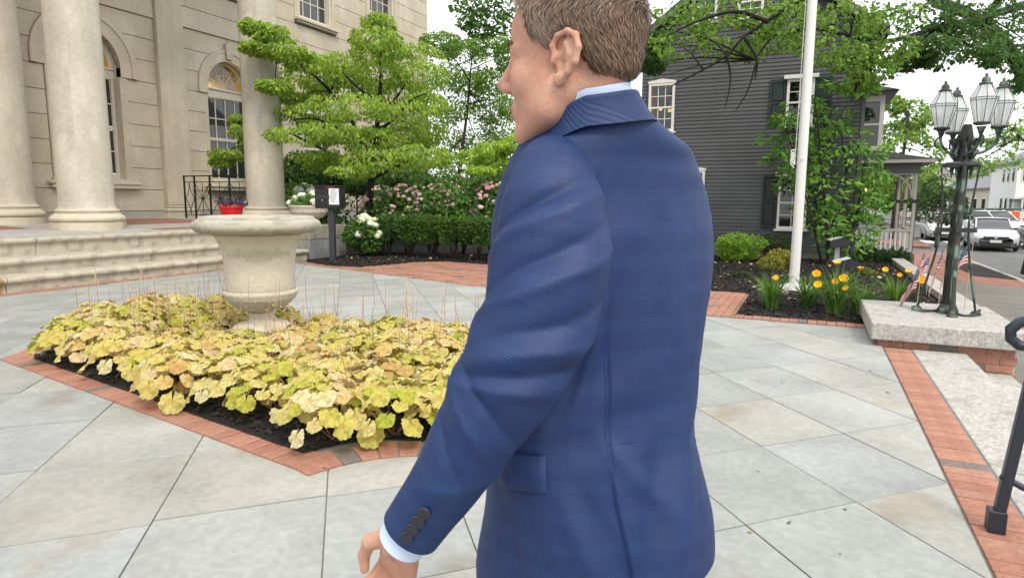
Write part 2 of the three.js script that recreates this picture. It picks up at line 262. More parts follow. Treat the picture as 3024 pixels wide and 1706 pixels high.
scatter('plaza_leaf_litter', litterLeaf, mat(lin(1, 1, 1), .9, { side: THREE.DoubleSide }), 34, () => [rr(-3.2, .6), .006, rr(-2.2, -6.5), rr(.25, .7)], [[.3, .24, .12], [.12, .1, .08], [.25, .3, .1]]);

// ---- granite steps going down to the pavement beside the plaza
{
  const t = thing('entrance_steps', 'pale granite steps going down to the pavement beside the brick border', 'steps', [0, 0, 0]);
  const xs = [.957, 1.37, 1.72, 2.07, 2.42]; const zs = [1.2, -1.75, -4.6, -7.14];
  for (let k = 0; k < 4; k++) for (let j = 0; j < 3; j++) { const y = -k * .16 - .004; add('step_slab', rbx(xs[k + 1] - xs[k] + .03, .15, zs[j] - zs[j + 1] - .008, .012, (xs[k] + xs[k + 1]) / 2 + .015, y - .075, (zs[j] + zs[j + 1]) / 2), M.gran, t); }
  for (let k = 0; k < 4; k++) add('riser_base', b6(xs[k] + .02, xs[k + 1] - .03, -.79, -k * .16 - .15, 1.19, -7.13), M.granGray, t);
}
// ---- stone-capped brick plinth
{
  const t = thing('lamp_plinth', 'square stone slab on a low brick base under the lamp post', 'plinth', [1.23, 0, -7.93]);
  add('stone_slab', rbx(1.26, .17, 1.66, .014, 0, .15, 0), M.gran, t);
  const core = mat(lin(.42, .38, .30), .95);
  add('mortar_core', b6(-.555, .555, -.79, .064, -.745, .745), core, t);
  for (let c = 0; c < 11; c++) {
    const y = .026 - c * .077; const off = c % 2 * .11;
    for (let x = -.56 + off; x < .56; x += .222) { const w = Math.min(.212, .565 - x + .0); const x0 = Math.max(x, -.565); const w2 = Math.min(x + .212, .565) - x0; if (w2 > .04) add('brick', bx(w2, .066, .04, x0 + w2 / 2, y, .738), brickMat(rnd() < .12 ? .05 : rr(.11, 1)), t); }
    if (c < 2) for (let z = -.74 + off; z < .7; z += .222) { const w2 = Math.min(z + .212, .715) - z; if (w2 > .04) add('brick', bx(.04, .066, w2, -.548, y, z + w2 / 2), brickMat(rr(.11, 1)), t); }
  }
}
{
  const t = thing('low_garden_wall', 'low garden wall with a white stone coping along the street pavement', 'wall', [1.85, 0, -8.85]);
  const core = mat(lin(.40, .17, .10), .92, { map: tBrick });
  add('wall_body', b6(-.08, .08, -.79, .02, 0, -8.2), core, t);
  for (let k = 0; k < 6; k++) add('coping_stone', rbx(.26, .10, 1.36, .01, 0, .07, -.69 - k * 1.37), M.gran, t);
}
// =====================================================================  courthouse
const WX = -16.5, CH = .571, Y0 = 1.05;                    // wall plane, course height, first joint
const floorY = x => .75 + .024 * (-11.4 - x);
{
  const t = thing('courthouse', 'pale limestone courthouse with a columned portico and arched windows', 'building', [0, 0, 0]);
  // openings: arched ground-floor windows, square-headed upper windows
  const arches = [-1.3, -5.95, -10.57, -14.92, -18.9, -22.85].map((z, i) => ({ z, w: .80, y0: 1.95, yc: 4.72, R: i === 2 || i === 1 ? 1.30 : 1.12 }));
  const uppers = [-14.92, -18.84, -22.8].map(z => ({ z, w: .86, y0: 7.56, y1: 10.0 }));
  const archPath = (z, w, y0, yc, n = 16) => { const p = [[z - w, y0], [z + w, y0]]; for (let i = 0; i <= n; i++) { const a = i / n * Math.PI; p.push([z + w * Math.cos(a), yc + w * Math.sin(a)]); } return p; };
  const holes = [...arches.map(a => archPath(a.z, a.w + .10, a.y0 - .1, a.yc)), ...uppers.map(u => [[u.z - u.w, u.y0], [u.z + u.w, u.y0], [u.z + u.w, u.y1], [u.z - u.w, u.y1]])];
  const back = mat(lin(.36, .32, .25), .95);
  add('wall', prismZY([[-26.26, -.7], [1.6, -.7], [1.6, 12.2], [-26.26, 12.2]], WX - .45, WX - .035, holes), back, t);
  add('wall', b6(-34, WX - .46, -.7, 12.2, -26.26, -25.9), M.lime, t);
  add('roof', b6(-34, WX + .5, 12.2, 12.9, 2.2, -26.9), M.lime2, t);
  add('base_course', b6(WX - .05, WX + .03, -.3, Y0 - .012, 1.6, -13.45), M.limeGray, t);
  add('base_course', b6(WX - .05, WX + .05, -.3, Y0 - .012, -13.45, -26.3), M.limeGray, t);
  // ashlar: every block is a piece with a recessed bed joint
  const wallMats = [M.lime, M.lime2, M.lime3, M.lime];
  function sideZ(a, y, pad) { const r = a.R + pad; if (y > a.yc + r) return 0; return y <= a.yc - .24 ? a.w + (a.R > 1.2 ? .22 : .13) : y < a.yc ? r : Math.sqrt(Math.max(0, r * r - (y - a.yc) ** 2)); }
  for (let c = 0; c < 19; c++) {
    const y0 = Y0 + c * CH + .009, y1 = Y0 + (c + 1) * CH - .009; const ym = (y0 + y1) / 2;
    const panel = y0 > 6.15 && y0 < 6.7 ? .0 : 0;
    // gather blocked intervals along z
    let cuts = [[-26.26, null]];
    const edges = []; // segments between openings
    const obst = [];
    for (const a of arches) if (y1 > a.y0 - .12 && y0 < a.yc + a.R + .01) obst.push({ z: a.z, f: y => Math.max(.02, sideZ(a, y, .012)) });
    for (const u of uppers) if (y1 > u.y0 - .2 && y0 < u.y1 + .1) obst.push({ z: u.z, f: y => u.w + .2 });
    if (y1 < 7.0) obst.push({ z: -12.88, f: () => .425 }, { z: -8.2, f: () => .42 });
    obst.sort((p, q) => q.z - p.z);
    let segs = []; let cur = { z: 1.6, f: () => 0 };
    for (const o of obst) { segs.push([cur, o]); cur = o; } segs.push([cur, { z: -26.26, f: () => 0 }]);
    for (const [A, B] of segs) {
      const zA = y => A.z - (A.f(y)), zB = y => B.z + (B.f(y)); const L = zA(ym) - zB(ym); if (L < .05) continue;
      const n = Math.max(1, Math.round(L / 1.55)); const jit = (c % 2) * .5;
      let bounds = [0]; for (let i = 1; i < n; i++) bounds.push(clamp((i + (jit - .25)) / n, .1, .9)); bounds.push(1);
      for (let i = 0; i < bounds.length - 1; i++) {
        const m = 7, poly = []; const first = i === 0, lastb = i === bounds.length - 2;
        const zl = y => first ? zA(y) : zA(ym) - L * bounds[i] - .0015, zr = y => lastb ? zB(y) : zA(ym) - L * bounds[i + 1] + .0015;
        for (let k = 0; k <= m; k++) { const y = lerp(y0, y1, k / m); poly.push([zl(y), y]); } for (let k = m; k >= 0; k--) { const y = lerp(y0, y1, k / m); poly.push([zr(y), y]); }
        const simple = (Math.abs(zl(y0) - zl(y1)) < .001 && Math.abs(zr(y0) - zr(y1)) < .001) ? [[zl(y0), y0], [zl(y0), y1], [zr(y0), y1], [zr(y0), y0]] : poly;
        const proud = y0 > 6.15 ? .05 : 0;
        if (zl(y0) < -26.5 || zr(y0) > -1.5) continue;
        add('stone_block', prismZY(simple, WX - .04, WX + proud + rr(-.002, .002)), wallMats[Math.floor(rnd() * 4)], t);
      }
    }
  }
  // pilaster strips on the wall with moulded bases
  for (const [z, w] of [[-12.88, .41], [-8.2, .41]]) {
    const p = add('pilaster', b6(WX - .03, WX + .13, 1.26, 7.02, z - w, z + w), M.lime2, t);
    add('pilaster_base', mg([b6(WX - .03, WX + .24, .8, 1.0, z - w - .11, z + w + .11), rbx(.36, .12, 2 * w + .16, .05, WX + .06, 1.06, z), rbx(.3, .07, 2 * w + .08, .03, WX + .055, 1.16, z), rbx(.3, .05, 2 * w + .03, .02, WX + .05, 1.225, z)]), M.lime2, p);
  }
  // arch surrounds
  for (const a of arches) {
    const big = a.R > 1.2; const ring = (r0, r1, x1) => { const p = []; const n = 22; const yb = a.yc - .23; p.push([a.z - r1, yb]); for (let i = n; i >= 0; i--) { const g = i / n * Math.PI; p.push([a.z + r1 * Math.cos(g), a.yc + r1 * Math.sin(g)]); } p.push([a.z + r1, yb], [a.z + r0, yb]); for (let i = 0; i <= n; i++) { const g = i / n * Math.PI; p.push([a.z + r0 * Math.cos(g), a.yc + r0 * Math.sin(g)]); } p.push([a.z - r0, yb]); return prismZY(p, WX - .12, x1); };
    const s = add('arch_surround', big ? mg([ring(.84, a.R, WX + .045), ring(a.R - .14, a.R + .004, WX + .075), ring(.84, .97, WX + .06)]) : mg([ring(.80, a.R, WX + .035), ring(a.R - .07, a.R + .003, WX + .055)]), M.lime3, t);
    add('keystone', prismZY([[a.z - .10, a.yc + .86], [a.z + .10, a.yc + .86], [a.z + .145, a.yc + a.R + .2], [a.z - .145, a.yc + a.R + .2]], WX - .03, WX + .10), M.lime3, s);
    for (const q of [-1, 1]) add('jamb', b6(WX - .40, WX + (big ? .035 : -.01), a.y0 - .1, a.yc - .232, a.z + q * (a.w + .005), a.z + q * (a.w + (big ? .20 : .12))), M.lime2, s);
    for (const q of [-1, 1]) add('jamb_cap', b6(WX - .38, WX - .122, a.yc - .231, a.yc + .06, a.z + q * (a.w + .004), a.z + q * (a.w + .12)), M.lime2, s);
    const sw = a.w + (big ? .36 : .3);
    add('window_sill', mg([b6(WX - .3, WX + .12, 1.80, 1.88, a.z - sw + .1, a.z + sw - .1), rbx(.46, .07, 2 * sw, .02, WX - .05, 1.765, a.z), rbx(.42, .10, 2 * sw - .1, .012, WX - .06, 1.68, a.z)]), M.lime3, t);
    // wooden window: fanlight above, two sashes of sixteen panes below
    const X = WX - .26;
    const win = add('window', mg([b6(X - .03, X + .07, 4.43, 4.70, a.z - a.w, a.z + a.w), rbx(.16, .06, 2 * a.w, .02, X + .03, 4.68, a.z), b6(X - .03, X + .05, 1.88, 2.02, a.z - a.w, a.z + a.w), b6(X - .03, X + .05, 2.02, 4.43, a.z - a.w, a.z - a.w + .07), b6(X - .03, X + .05, 2.02, 4.43, a.z + a.w - .07, a.z + a.w), b6(X - .04, X + .06, 3.15, 3.23, a.z - a.w + .07, a.z + a.w - .07)]), M.cream, t);
    const gw = a.w - .07;
    const mun = []; for (let i = 1; i < 4; i++) mun.push(b6(X - .005, X + .03, 2.02, 4.43, a.z - gw + i * gw / 2 - .016, a.z - gw + i * gw / 2 + .016)); for (const y of [2.6, 3.81]) mun.push(b6(X - .004, X + .029, y - .016, y + .016, a.z - gw, a.z + gw));
    add('glazing_bars', mg(mun), M.cream, win);
    for (let i = 0; i < 4; i++) for (const [ya, yb] of [[2.02, 2.6], [2.6, 3.15], [3.23, 3.81], [3.81, 4.43]]) add('pane', bx(.006, yb - ya - .03, gw / 2 - .03, X + .004, (ya + yb) / 2, a.z - gw + (i + .5) * gw / 2, rr(-.006, .006)), M.glass, win);
    const fan = []; const ar = (r) => { const p = []; for (let i = 0; i <= 12; i++) { const g = i / 12 * Math.PI; p.push(V3(X + .02, 4.71 + r * Math.sin(g), a.z + r * Math.cos(g))); } return p; };
    fan.push(tube(ar(a.w - .03), .03, 20, 5)); for (let i = 1; i < 6; i++) { const g = i / 6 * Math.PI; fan.push(bar([X + .02, 4.71 + .0 * Math.sin(g), a.z + .0], [X + .02, 4.71 + (a.w - .04) * Math.sin(g), a.z + (a.w - .04) * Math.cos(g)], .011, 5)); }
    fan.push(tube(ar(.42), .012, 16, 5)); for (const q of [-.4, .4]) { const p = []; for (let i = 0; i <= 10; i++) { const g = i / 10 * Math.PI; p.push(V3(X + .02, 4.71 + .4 * Math.sin(g), a.z + q + .4 * Math.cos(g))); } fan.push(tube(p, .011, 12, 5)); }
    add('fanlight_bars', mg(fan.map(g => uvm(g))), M.cream, win);
    { const p = []; for (let i = 0; i <= 18; i++) { const g = i / 18 * Math.PI; p.push([a.z + .95 * Math.cos(g), 4.715 + .95 * Math.sin(g)]); } for (let i = 18; i >= 0; i--) { const g = i / 18 * Math.PI; p.push([a.z + .775 * Math.cos(g), 4.715 + .775 * Math.sin(g)]); } add('fanlight_frame', prismZY(p, X - .035, X + .055), M.cream, win); }
    { const g = prismZY(archPath(a.z, a.w, 4.70, 4.71, 14).slice(0), X, X + .006); add('fanlight_pane', g, M.fanGlass ??= new THREE.MeshPhysicalMaterial({ color: lin(.9, .92, .9), roughness: .02, transmission: 1, thickness: 0 }), win); }
    // room behind: warm plaster cove
    add('ceiling_cove', mg([tube([[X - .75, 4.95, a.z - 1], [X - .75, 4.95, a.z + 1]], .26, 2, 12), b6(X - 1.2, X - 1.15, 4.3, 5.8, a.z - 1, a.z + 1), b6(X - 1.2, X - .1, 4.25, 4.3, a.z - 1, a.z + 1), b6(X - 1.2, X - .1, 5.85, 5.9, a.z - 1, a.z + 1), b6(X - 1.2, X - .12, 4.3, 5.85, a.z - 1.03, a.z - .98), b6(X - 1.2, X - .12, 4.3, 5.85, a.z + .98, a.z + 1.03)].map(g => uvm(g))), M.cove ??= mat(lin(.60, .47, .22), .8), win);
    if (a.z < -10 && a.z > -15) { const bulb = add('room_lamp', new THREE.SphereGeometry(.05, 10, 8).translate(X - .3, 4.5, a.z + .5), M.bulb ??= mat(lin(1, .8, .5), .5, { emissive: lin(1, .72, .35), emissiveIntensity: 2 }), win); const pl = new THREE.PointLight(0xffe2b0, 1.1); pl.position.set(X - .3, 4.5, a.z + .5); pl.castShadow = true; win.add(pl); }
  }
  for (const u of uppers) {
    const X = WX - .2, w = u.w - .1;
    const win = add('window', mg([b6(X - .03, WX + .02, u.y0, u.y0 + .12, u.z - u.w, u.z + u.w), b6(X - .03, WX + .03, u.y0 + .12, u.y1, u.z - u.w, u.z - w), b6(X - .03, WX + .03, u.y0 + .12, u.y1, u.z + w, u.z + u.w), b6(X - .03, X + .04, 8.85, 8.93, u.z - w, u.z + w), b6(X - .03, WX + .02, u.y1 - .1, u.y1, u.z - w, u.z + w)]), M.cream, t);
    const mun = []; for (let i = 1; i < 4; i++) mun.push(b6(X, X + .03, u.y0 + .12, u.y1 - .1, u.z - w + i * w / 2 - .017, u.z - w + i * w / 2 + .017)); for (const y of [8.25, 9.4]) mun.push(b6(X + .001, X + .029, y - .017, y + .017, u.z - w, u.z + w)); add('glazing_bars', mg(mun), M.cream, win);
    for (let i = 0; i < 4; i++) for (const [ya, yb] of [[7.68, 8.25], [8.25, 8.85], [8.93, 9.4], [9.4, 9.9]]) add('pane', bx(.006, yb - ya - .02, w / 2 - .02, X + .006, (ya + yb) / 2, u.z - w + (i + .5) * w / 2, rr(-.006, .006)), M.glass, win);
    add('window_sill', mg([rbx(.42, .09, 2 * u.w + .42, .015, WX + .02, u.y0 - .05, u.z), rbx(.34, .07, 2 * u.w + .3, .015, WX, u.y0 - .13, u.z)]), M.lime2, t);
    for (const q of [-1, 1]) add('window_trim', b6(WX - .1, WX + .07, u.y0 - .004, u.y1, u.z + q * (u.w + .005), u.z + q * (u.w + .19)), M.lime2, t);
  }
  // portico: columns, entablature and ceiling
  const colProfile = y0 => { const p = [[.02, 0], [.475, 0]]; const H = 6.9; for (let i = 0; i <= 12; i++) { const k = i / 12; p.push([.47 - .055 * k ** 1.6, .02 + H * k]); } p.push([.02, H + .03]); return p; };
  const tCol = tex(512, (u, v) => { const a = fbm(u * 5, v * 5, 81, 5, 5), st = fbm(u * 22, v * 3, 85, 4, 3), g = fbm(u * 70, v * 70, 3, 2, 70), w = sstep(.62, .70, fbm(u * 7, v * 5, 91, 5, 5)); const k = .86 + .16 * (a - .5) + .10 * (st - .5) + .07 * (g - .5); return mix3([k, k * .985, k * .95], [.95, .94, .90], w * .5); }, .3); M.limeCol.map = tCol;
  for (const [x, z, lab] of [[-13, -8.12], [-13, -12.75], [-15.45, -8.0], [-13, -3.5]]) {
    const y = floorY(x) - .03; const oct = [];
    const col = add('column', lathe([[.0, 0], ...[[.52, .30], [.52, .345], [.545, .36], [.545, .40], [.50, .42], [.485, .47], [.478, .55]], ...Array.from({ length: 13 }, (_, i) => [.476 - .05 * (i / 12) ** 1.6, .58 + 8.95 * i / 12]), [.02, 9.56]], 48, x, y, z), M.limeCol, t); uvm(col.geometry);
    const plinth = new THREE.CylinderGeometry(.66, .66, .17, 8); plinth.rotateY(Math.PI / 8); plinth.translate(x, y + .085, z);
    add('column_base', mg([uvm(plinth), lathe([[.3, .17], [.60, .17], [.635, .20], [.645, .235], [.63, .275], [.585, .305], [.56, .315], [.555, .345], [.3, .345]], 48, x, y, z), lathe([[.3, .36], [.52, .36], [.548, .375], [.55, .395], [.53, .415], [.3, .42]], 48, x, y, z)].map(g => uvm(g))), M.lime3, col);
  }
  add('entablature', mg([b6(-13.5, -12.5, 10.3, 12.1, -13.2, 1.5), b6(-16.4, -13.51, 10.3, 12.1, -13.2, -12.3)]), M.lime2, t);
  add('portico_ceiling', b6(-16.45, -12.2, 12.11, 12.19, 1.5, -13.4), M.lime2, t);
  // porch floor: stone margin with brick panels
  const fl = (x0, x1, z0, z1, dy, m, n) => { const g = new THREE.PlaneGeometry(x1 - x0, z1 - z0); g.rotateX(-Math.PI / 2); g.rotateZ(-.024); g.translate((x0 + x1) / 2, floorY((x0 + x1) / 2) + dy, (z0 + z1) / 2); add(n, uvm(g), m, t); };
  add('porch_body', b6(-16.45, -11.75, -.3, .735, 1.4, -13.05), M.limeGray, t);
  { const g = new THREE.BufferGeometry(); fl(-16.5, -11.5, -13.1, 1.4, 0, M.gran, 'porch_floor'); fl(-15.9, -13.75, -12.0, -8.75, .005, M.brickPave, 'brick_panel'); fl(-12.35, -11.9, -12.4, -8.9, .005, M.brickPave, 'brick_panel'); fl(-14.9, -13.6, -7.4, -4, .005, M.brickPave, 'brick_panel'); }
  // blue chalk-like dab on the near column
  const dab = new THREE.CircleGeometry(.028, 10); dab.scale(.6, 1, 1); dab.rotateY(R(62)); 
  add('paint_dab', dab.translate(-13 + .452 * Math.sin(R(62)) + .01, 4.0, -8.12 + .452 * Math.cos(R(62)) + .004), mat(lin(.05, .2, .35), .7), t);
}
// ---- broad stone steps up to the portico
{
  const t = thing('portico_steps', 'three broad weathered stone steps rising to the portico columns', 'steps', [0, 0, 0]);
  const prof = (x, y0, y1) => { const s = new THREE.Shape(); s.moveTo(0, y0); s.lineTo(0, y1 - .10); s.lineTo(.045, y1 - .085); s.quadraticCurveTo(.075, y1 - .045, .045, y1 - .012); s.lineTo(.015, y1); s.lineTo(-1.2, y1 + .008); s.lineTo(-1.2, y0); return [s, x]; };
  const rows = [[-10.6, -.05, .235, [[-1, -5.35], [-5.35, -8.6], [-8.6, -11.58]]], [-11.05, .15, .462, [[-1, -4.6], [-4.6, -8.0], [-8.0, -11.58]]], [-11.52, .36, .752, [[-1, -6.3], [-6.3, -8.1], [-8.1, -11.58]]]];
  for (const [x, y0, y1, zs] of rows) for (const [a, b] of zs) { const [s] = prof(x, y0, y1); const g = new THREE.ExtrudeGeometry(s, { depth: a - b - .012, bevelEnabled: false, curveSegments: 6 }); g.translate(x, 0, b + .006); add('step_block', uvm(g), M.step, t); }
  add('step_block', uvm((() => { const [s] = prof(-10.6, -.05, .239); const g = new THREE.ExtrudeGeometry(s, { depth: .4, bevelEnabled: false, curveSegments: 6 }); g.translate(-10.597, 0, -5.3); return g; })()), M.stepTan, t).userData.label = 'tan replacement stone in the bottom step';
}
{
  const t = thing('granite_pedestal', 'grey granite block ending the portico steps, under the carved stone bowl', 'pedestal', [-11.15, 0, -12.3]);
  add('block', rbx(1.15, .46, 1.3, .015, 0, .22, 0), M.granGray, t); add('cap_block', rbx(1.17, .32, 1.32, .02, 0, .612, 0), mat(lin(.42, .41, .36), .9, { map: tWeather }), t);
}
// ---- iron railing on the open end of the portico
{
  const t = thing('porch_railing', 'black wrought iron railing between the corner column and the wall', 'railing', [-13.2, .82, -12.42]);
  const L = 2.42, H = 1.17; // runs towards -x
  add('handrail', bx(L + .06, .03, .05, -L / 2, H, 0), M.iron, t); add('upper_rail', bx(L, .02, .02, -L / 2, H - .16, 0), M.iron, t); add('bottom_rail', bx(L, .02, .02, -L / 2, .13, 0), M.iron, t);
  const posts = [0, -.72, -1.44, -2.02, -2.42]; for (const x of posts) add('post', bx(.035, H, .035, x, H / 2, 0), M.iron, t);
  for (let i = 0; i < posts.length - 1; i++) {
    const a = posts[i], b = posts[i + 1], m = (a + b) / 2, y0 = .14, y1 = H - .17, ym = (y0 + y1) / 2, q = [];
    const cv = (p) => q.push(tube(p, .009, 10, 5));
    if (i === 3) { for (const s of [-1, 1]) { cv([[m, y1, 0], [m + s * .04, y1 - .22, 0], [m + s * .17, ym, 0]]); cv([[m, y0, 0], [m + s * .04, y0 + .22, 0], [m + s * .17, ym, 0]]); q.push(bar([m + s * .17, ym, 0], [s < 0 ? b : a, ym, 0], .008)); } q.push(bar([m, y1, 0], [m, H - .16, 0], .009)); }
    else { for (const s of [-1, 1]) { q.push(bar([m, ym, 0], [s < 0 ? b : a, y1, 0], .009), bar([m, ym, 0], [s < 0 ? b : a, y0, 0], .009)); cv([[s < 0 ? b : a, y1 - .1, 0], [m + s * .2, ym + .1, 0], [m, ym, 0]]); } q.push(bar([m, y0, 0], [m, y1, 0], .009), bar([a, ym, 0], [b, ym, 0], .008)); const sp = new THREE.SphereGeometry(.045, 10, 8); sp.translate(m, ym, 0); q.push(ni(sp)); }
    add('lattice_panel', mg(q.map(g => uvm(g))), M.iron, t);
  }
}
// =====================================================================  grey clapboard house
M.clap = [[.094, .103, .117], [.088, .096, .11], [.10, .109, .122], [.083, .091, .104]].map(c => mat(lin(...c), .6, { map: tBark.clone(), bumpScale: .001 }));
for (const m of M.clap) { m.map.repeat.set(.12, .9); m.map = tLime; }
M.shutter = mat(lin(.012, .024, .022), .5); M.blackShutter = mat(lin(.009, .01, .011), .5); M.trim = mat(lin(.68, .665, .62), .6); M.greyTrim = mat(lin(.10, .10, .10), .6); M.porchTrim = mat(lin(.42, .40, .36), .6);
M.warm = mat(lin(.9, .6, .25), .5, { emissive: lin(1, .58, .16), emissiveIntensity: 2.2 });
function sashWindow(t, x0, x1, y0, y1, Z, { cols = 2, rows = 2, hdr = true, arch = false } = {}) {
  const w = x1 - x0, f = .06, ym = (y0 + y1) / 2;
  const fr = [b6(x0, x0 + f, y0, y1, Z, Z + .07), b6(x1 - f, x1, y0, y1, Z, Z + .07), b6(x0 + f, x1 - f, y1 - f, y1, Z, Z + .07), b6(x0 + f, x1 - f, y0, y0 + f, Z, Z + .07), b6(x0 + f, x1 - f, ym - .022, ym + .022, Z, Z + .055)];
  if (arch) fr.push(prismXY([[x0 - .02, y1], [x1 + .02, y1], [x1 + .02, y1 + .05], [(x0 + x1) / 2, y1 + .11], [x0 - .02, y1 + .05]], Z, Z + .08));
  if (hdr) fr.push(rbx(w + .16, .09, .14, .01, (x0 + x1) / 2, y1 + .046, Z + .07)); 
  const win = add('window', mg(fr), M.trim, t);
  add('window_sill', bx(w + .1, .05, .13, (x0 + x1) / 2, y0 - .026, Z + .065), M.trim, win);
  const gx0 = x0 + f, gw = w - 2 * f; const bars = [];
  for (let i = 1; i < cols + 1; i++) if (i <= cols - 1) bars.push(b6(gx0 + gw * i / cols - .009, gx0 + gw * i / cols + .009, y0 + f, ym - .022, Z + .012, Z + .035), b6(gx0 + gw * i / cols - .009, gx0 + gw * i / cols + .009, ym + .022, y1 - f, Z + .012, Z + .035));
  for (const [a, b] of [[y0 + f, ym - .022], [ym + .022, y1 - f]]) for (let k = 1; k < rows; k++) bars.push(b6(gx0, gx0 + gw, lerp(a, b, k / rows) - .009, lerp(a, b, k / rows) + .009, Z + .013, Z + .034));
  add('glazing_bars', mg(bars), M.trim, win);
  for (const [a, b] of [[y0 + f, ym - .022], [ym + .022, y1 - f]]) for (let k = 0; k < rows; k++) for (let i = 0; i < cols; i++) add('pane', bx(gw / cols - .012, (b - a) / rows - .012, .005, gx0 + gw * (i + .5) / cols, lerp(a, b, (k + .5) / rows), Z + .02, rr(-.01, .01)), M.paneClear, win);
  return win;
}
M.paneClear = new THREE.MeshPhysicalMaterial({ color: lin(.5, .52, .5), roughness: .02, transmission: 1, thickness: 0, ior: 1.6 });
{
  const Z = -17.3, x0 = -4.25, x1 = .92;
  const t = thing('clapboard_house', 'dark grey clapboard house with white windows and dark shutters', 'house', [0, 0, 0]);
  const eL = 5.45, eR = 5.35, ax = -1.68, ay = 7.35; const wins = [[-4.05, -3.38, 3.18, 4.40], [-.72, -.12, 3.2, 4.28], [-.78, -.12, .73, 2.0], [-3.02, -2.42, 5.8, 6.55], [-1.95, -1.35, 5.8, 6.55], [-3.3, -2.54, .8, 2.17]];
  const holes = wins.map(([a, b, c, d]) => [[a + .03, c + .03], [b - .03, c + .03], [b - .03, d - .03], [a + .03, d - .03]]);
  add('wall', prismXY([[x0, .02], [x1 - .02, .02], [x1 - .02, eR], [ax, ay], [x0, eL]], Z - .2, Z - .028, holes), M.clap[0], t);
  add('rear_room', mg([b6(x0, x1 - .02, .02, 5.3, Z - 6.5, Z - 6.4), b6(x0, x0 + .1, .02, 5.4, Z - 6.4, Z - .21), b6(x0, x1 - .02, .0, .05, Z - 6.4, Z - .21), b6(x0, x1 - .02, 2.55, 2.7, Z - 6.4, Z - .21), b6(x0, x1 - .02, 5.3, 5.35, Z - 6.4, Z - .21)]), mat(lin(.10, .075, .05), .9), t);
  add('side_wall', b6(x1 - .12, x1 - .02, .02, 5.35, Z - 8.5, Z - .21), M.clap[0], t);
  add('foundation', b6(x0 - .02, x1 + .02, -.3, .12, Z - .25, Z + .02), mat(lin(.26, .25, .20), .95, { map: tGran }), t);
  // clapboards, one piece per board, notched round the window openings
  const bh = .092; let k = 0;
  for (let y = .12; y < ay - .08; y += bh, k++) {
    const yt = Math.min(y + bh, ay); const xa = y < eL - .1 ? x0 : lerp(x0, ax, (y - eL + .1) / (ay - eL + .1)), xb = y < eR - .1 ? x1 : lerp(x1, ax, (y - eR + .1) / (ay - eR + .1));
    let spans = [[xa, xb]];
    for (const [a, b, c, d] of wins) if (yt > c - .02 && y < d + .02) spans = spans.flatMap(([p, q]) => p < a && q > b ? [[p, a + .02], [b - .02, q]] : [[p, q]]);
    for (const [p, q] of spans) {
      if (q - p < .05) continue; const g = new THREE.BufferGeometry(); const T = Z + .022, U = Z + .002, B = Z - .03; const v = [[p, y, T], [q, y, T], [q, yt + .004, U], [p, yt + .004, U], [p, y, B], [q, y, B], [q, yt + .004, B], [p, yt + .004, B]];
      const f = [[0, 1, 2], [0, 2, 3], [4, 1, 0], [4, 5, 1], [3, 2, 6], [3, 6, 7], [1, 5, 6], [1, 6, 2], [4, 0, 3], [4, 3, 7]]; g.setAttribute('position', new THREE.Float32BufferAttribute(f.flat().flatMap(i => v[i]), 3)); g.computeVertexNormals();
      add('clapboard', uvm(g), M.clap[Math.floor(rnd() * 4)], t);
    }
  }
  const wn = wins.map(([a, b, c, d], i) => sashWindow(t, a, b, c, d, Z + .024, { cols: i < 1 ? 3 : 2, rows: i === 2 ? 2 : 2, hdr: i === 1 || i === 2, arch: i === 0 || i > 2 }));
  for (const [wi, xs, y0, y1, m] of [[1, [-1.1, -.74], 3.22, 4.30, M.shutter], [1, [-.1, .26], 3.22, 4.30, M.shutter], [2, [-1.14, -.80], .74, 2.04, M.blackShutter], [2, [-.1, .24], .74, 2.04, M.blackShutter]]) {
    const s = add('shutter', mg([b6(xs[0], xs[0] + .05, y0, y1, Z + .024, Z + .062), b6(xs[1] - .05, xs[1], y0, y1, Z + .024, Z + .062), b6(xs[0] + .05, xs[1] - .05, y0, y0 + .07, Z + .024, Z + .062), b6(xs[0] + .05, xs[1] - .05, y1 - .07, y1, Z + .024, Z + .062), b6(xs[0] + .05, xs[1] - .05, (y0 + y1) / 2 - .03, (y0 + y1) / 2 + .03, Z + .024, Z + .062)]), m, t);
    for (const [a, b] of [[y0 + .07, (y0 + y1) / 2 - .03], [(y0 + y1) / 2 + .03, y1 - .07]]) add('panel', rbx(xs[1] - xs[0] - .12, b - a - .03, .03, .01, (xs[0] + xs[1]) / 2, (a + b) / 2, Z + .036), m, s);
  }
  for (const [x, y] of [[-3.86, 3.83], [-3.62, 3.78], [-3.58, 3.78]]) { const b = add('room_lamp', new THREE.SphereGeometry(.045, 12, 8).translate(x, y, Z - .5), M.warm, wn[0]); }
  { const pl = new THREE.PointLight(0xffb35c, 1.2); pl.position.set(-3.7, 3.8, Z - .6); pl.castShadow = true; t.add(pl); }
  add('corner_board', b6(x1 - .02, x1 + .05, .0, 5.35, Z - .1, Z + .04), M.greyTrim, t);
  // roof with rake boards
  const rf = (s) => { const a = s < 0 ? [x0 - .35, eL - .22] : [x1 + .4, eR - .24], b = [ax, ay + .06]; return prismXY([a, b, [b[0], b[1] + .12], [a[0], a[1] + .12]], Z - 9, Z + .32); };
  const roof = add('roof', mg([rf(-1), rf(1)]), mat(lin(.10, .098, .10), .9, { map: tLime }), t);
  for (const s of [-1, 1]) { const a = s < 0 ? [x0 - .36, eL - .30] : [x1 + .41, eR - .32], b = [ax, ay]; add('rake_board', prismXY([a, [b[0], b[1] - .02], [b[0], b[1] + .1], [a[0], a[1] + .10]], Z + .26, Z + .34), M.greyTrim, roof); }
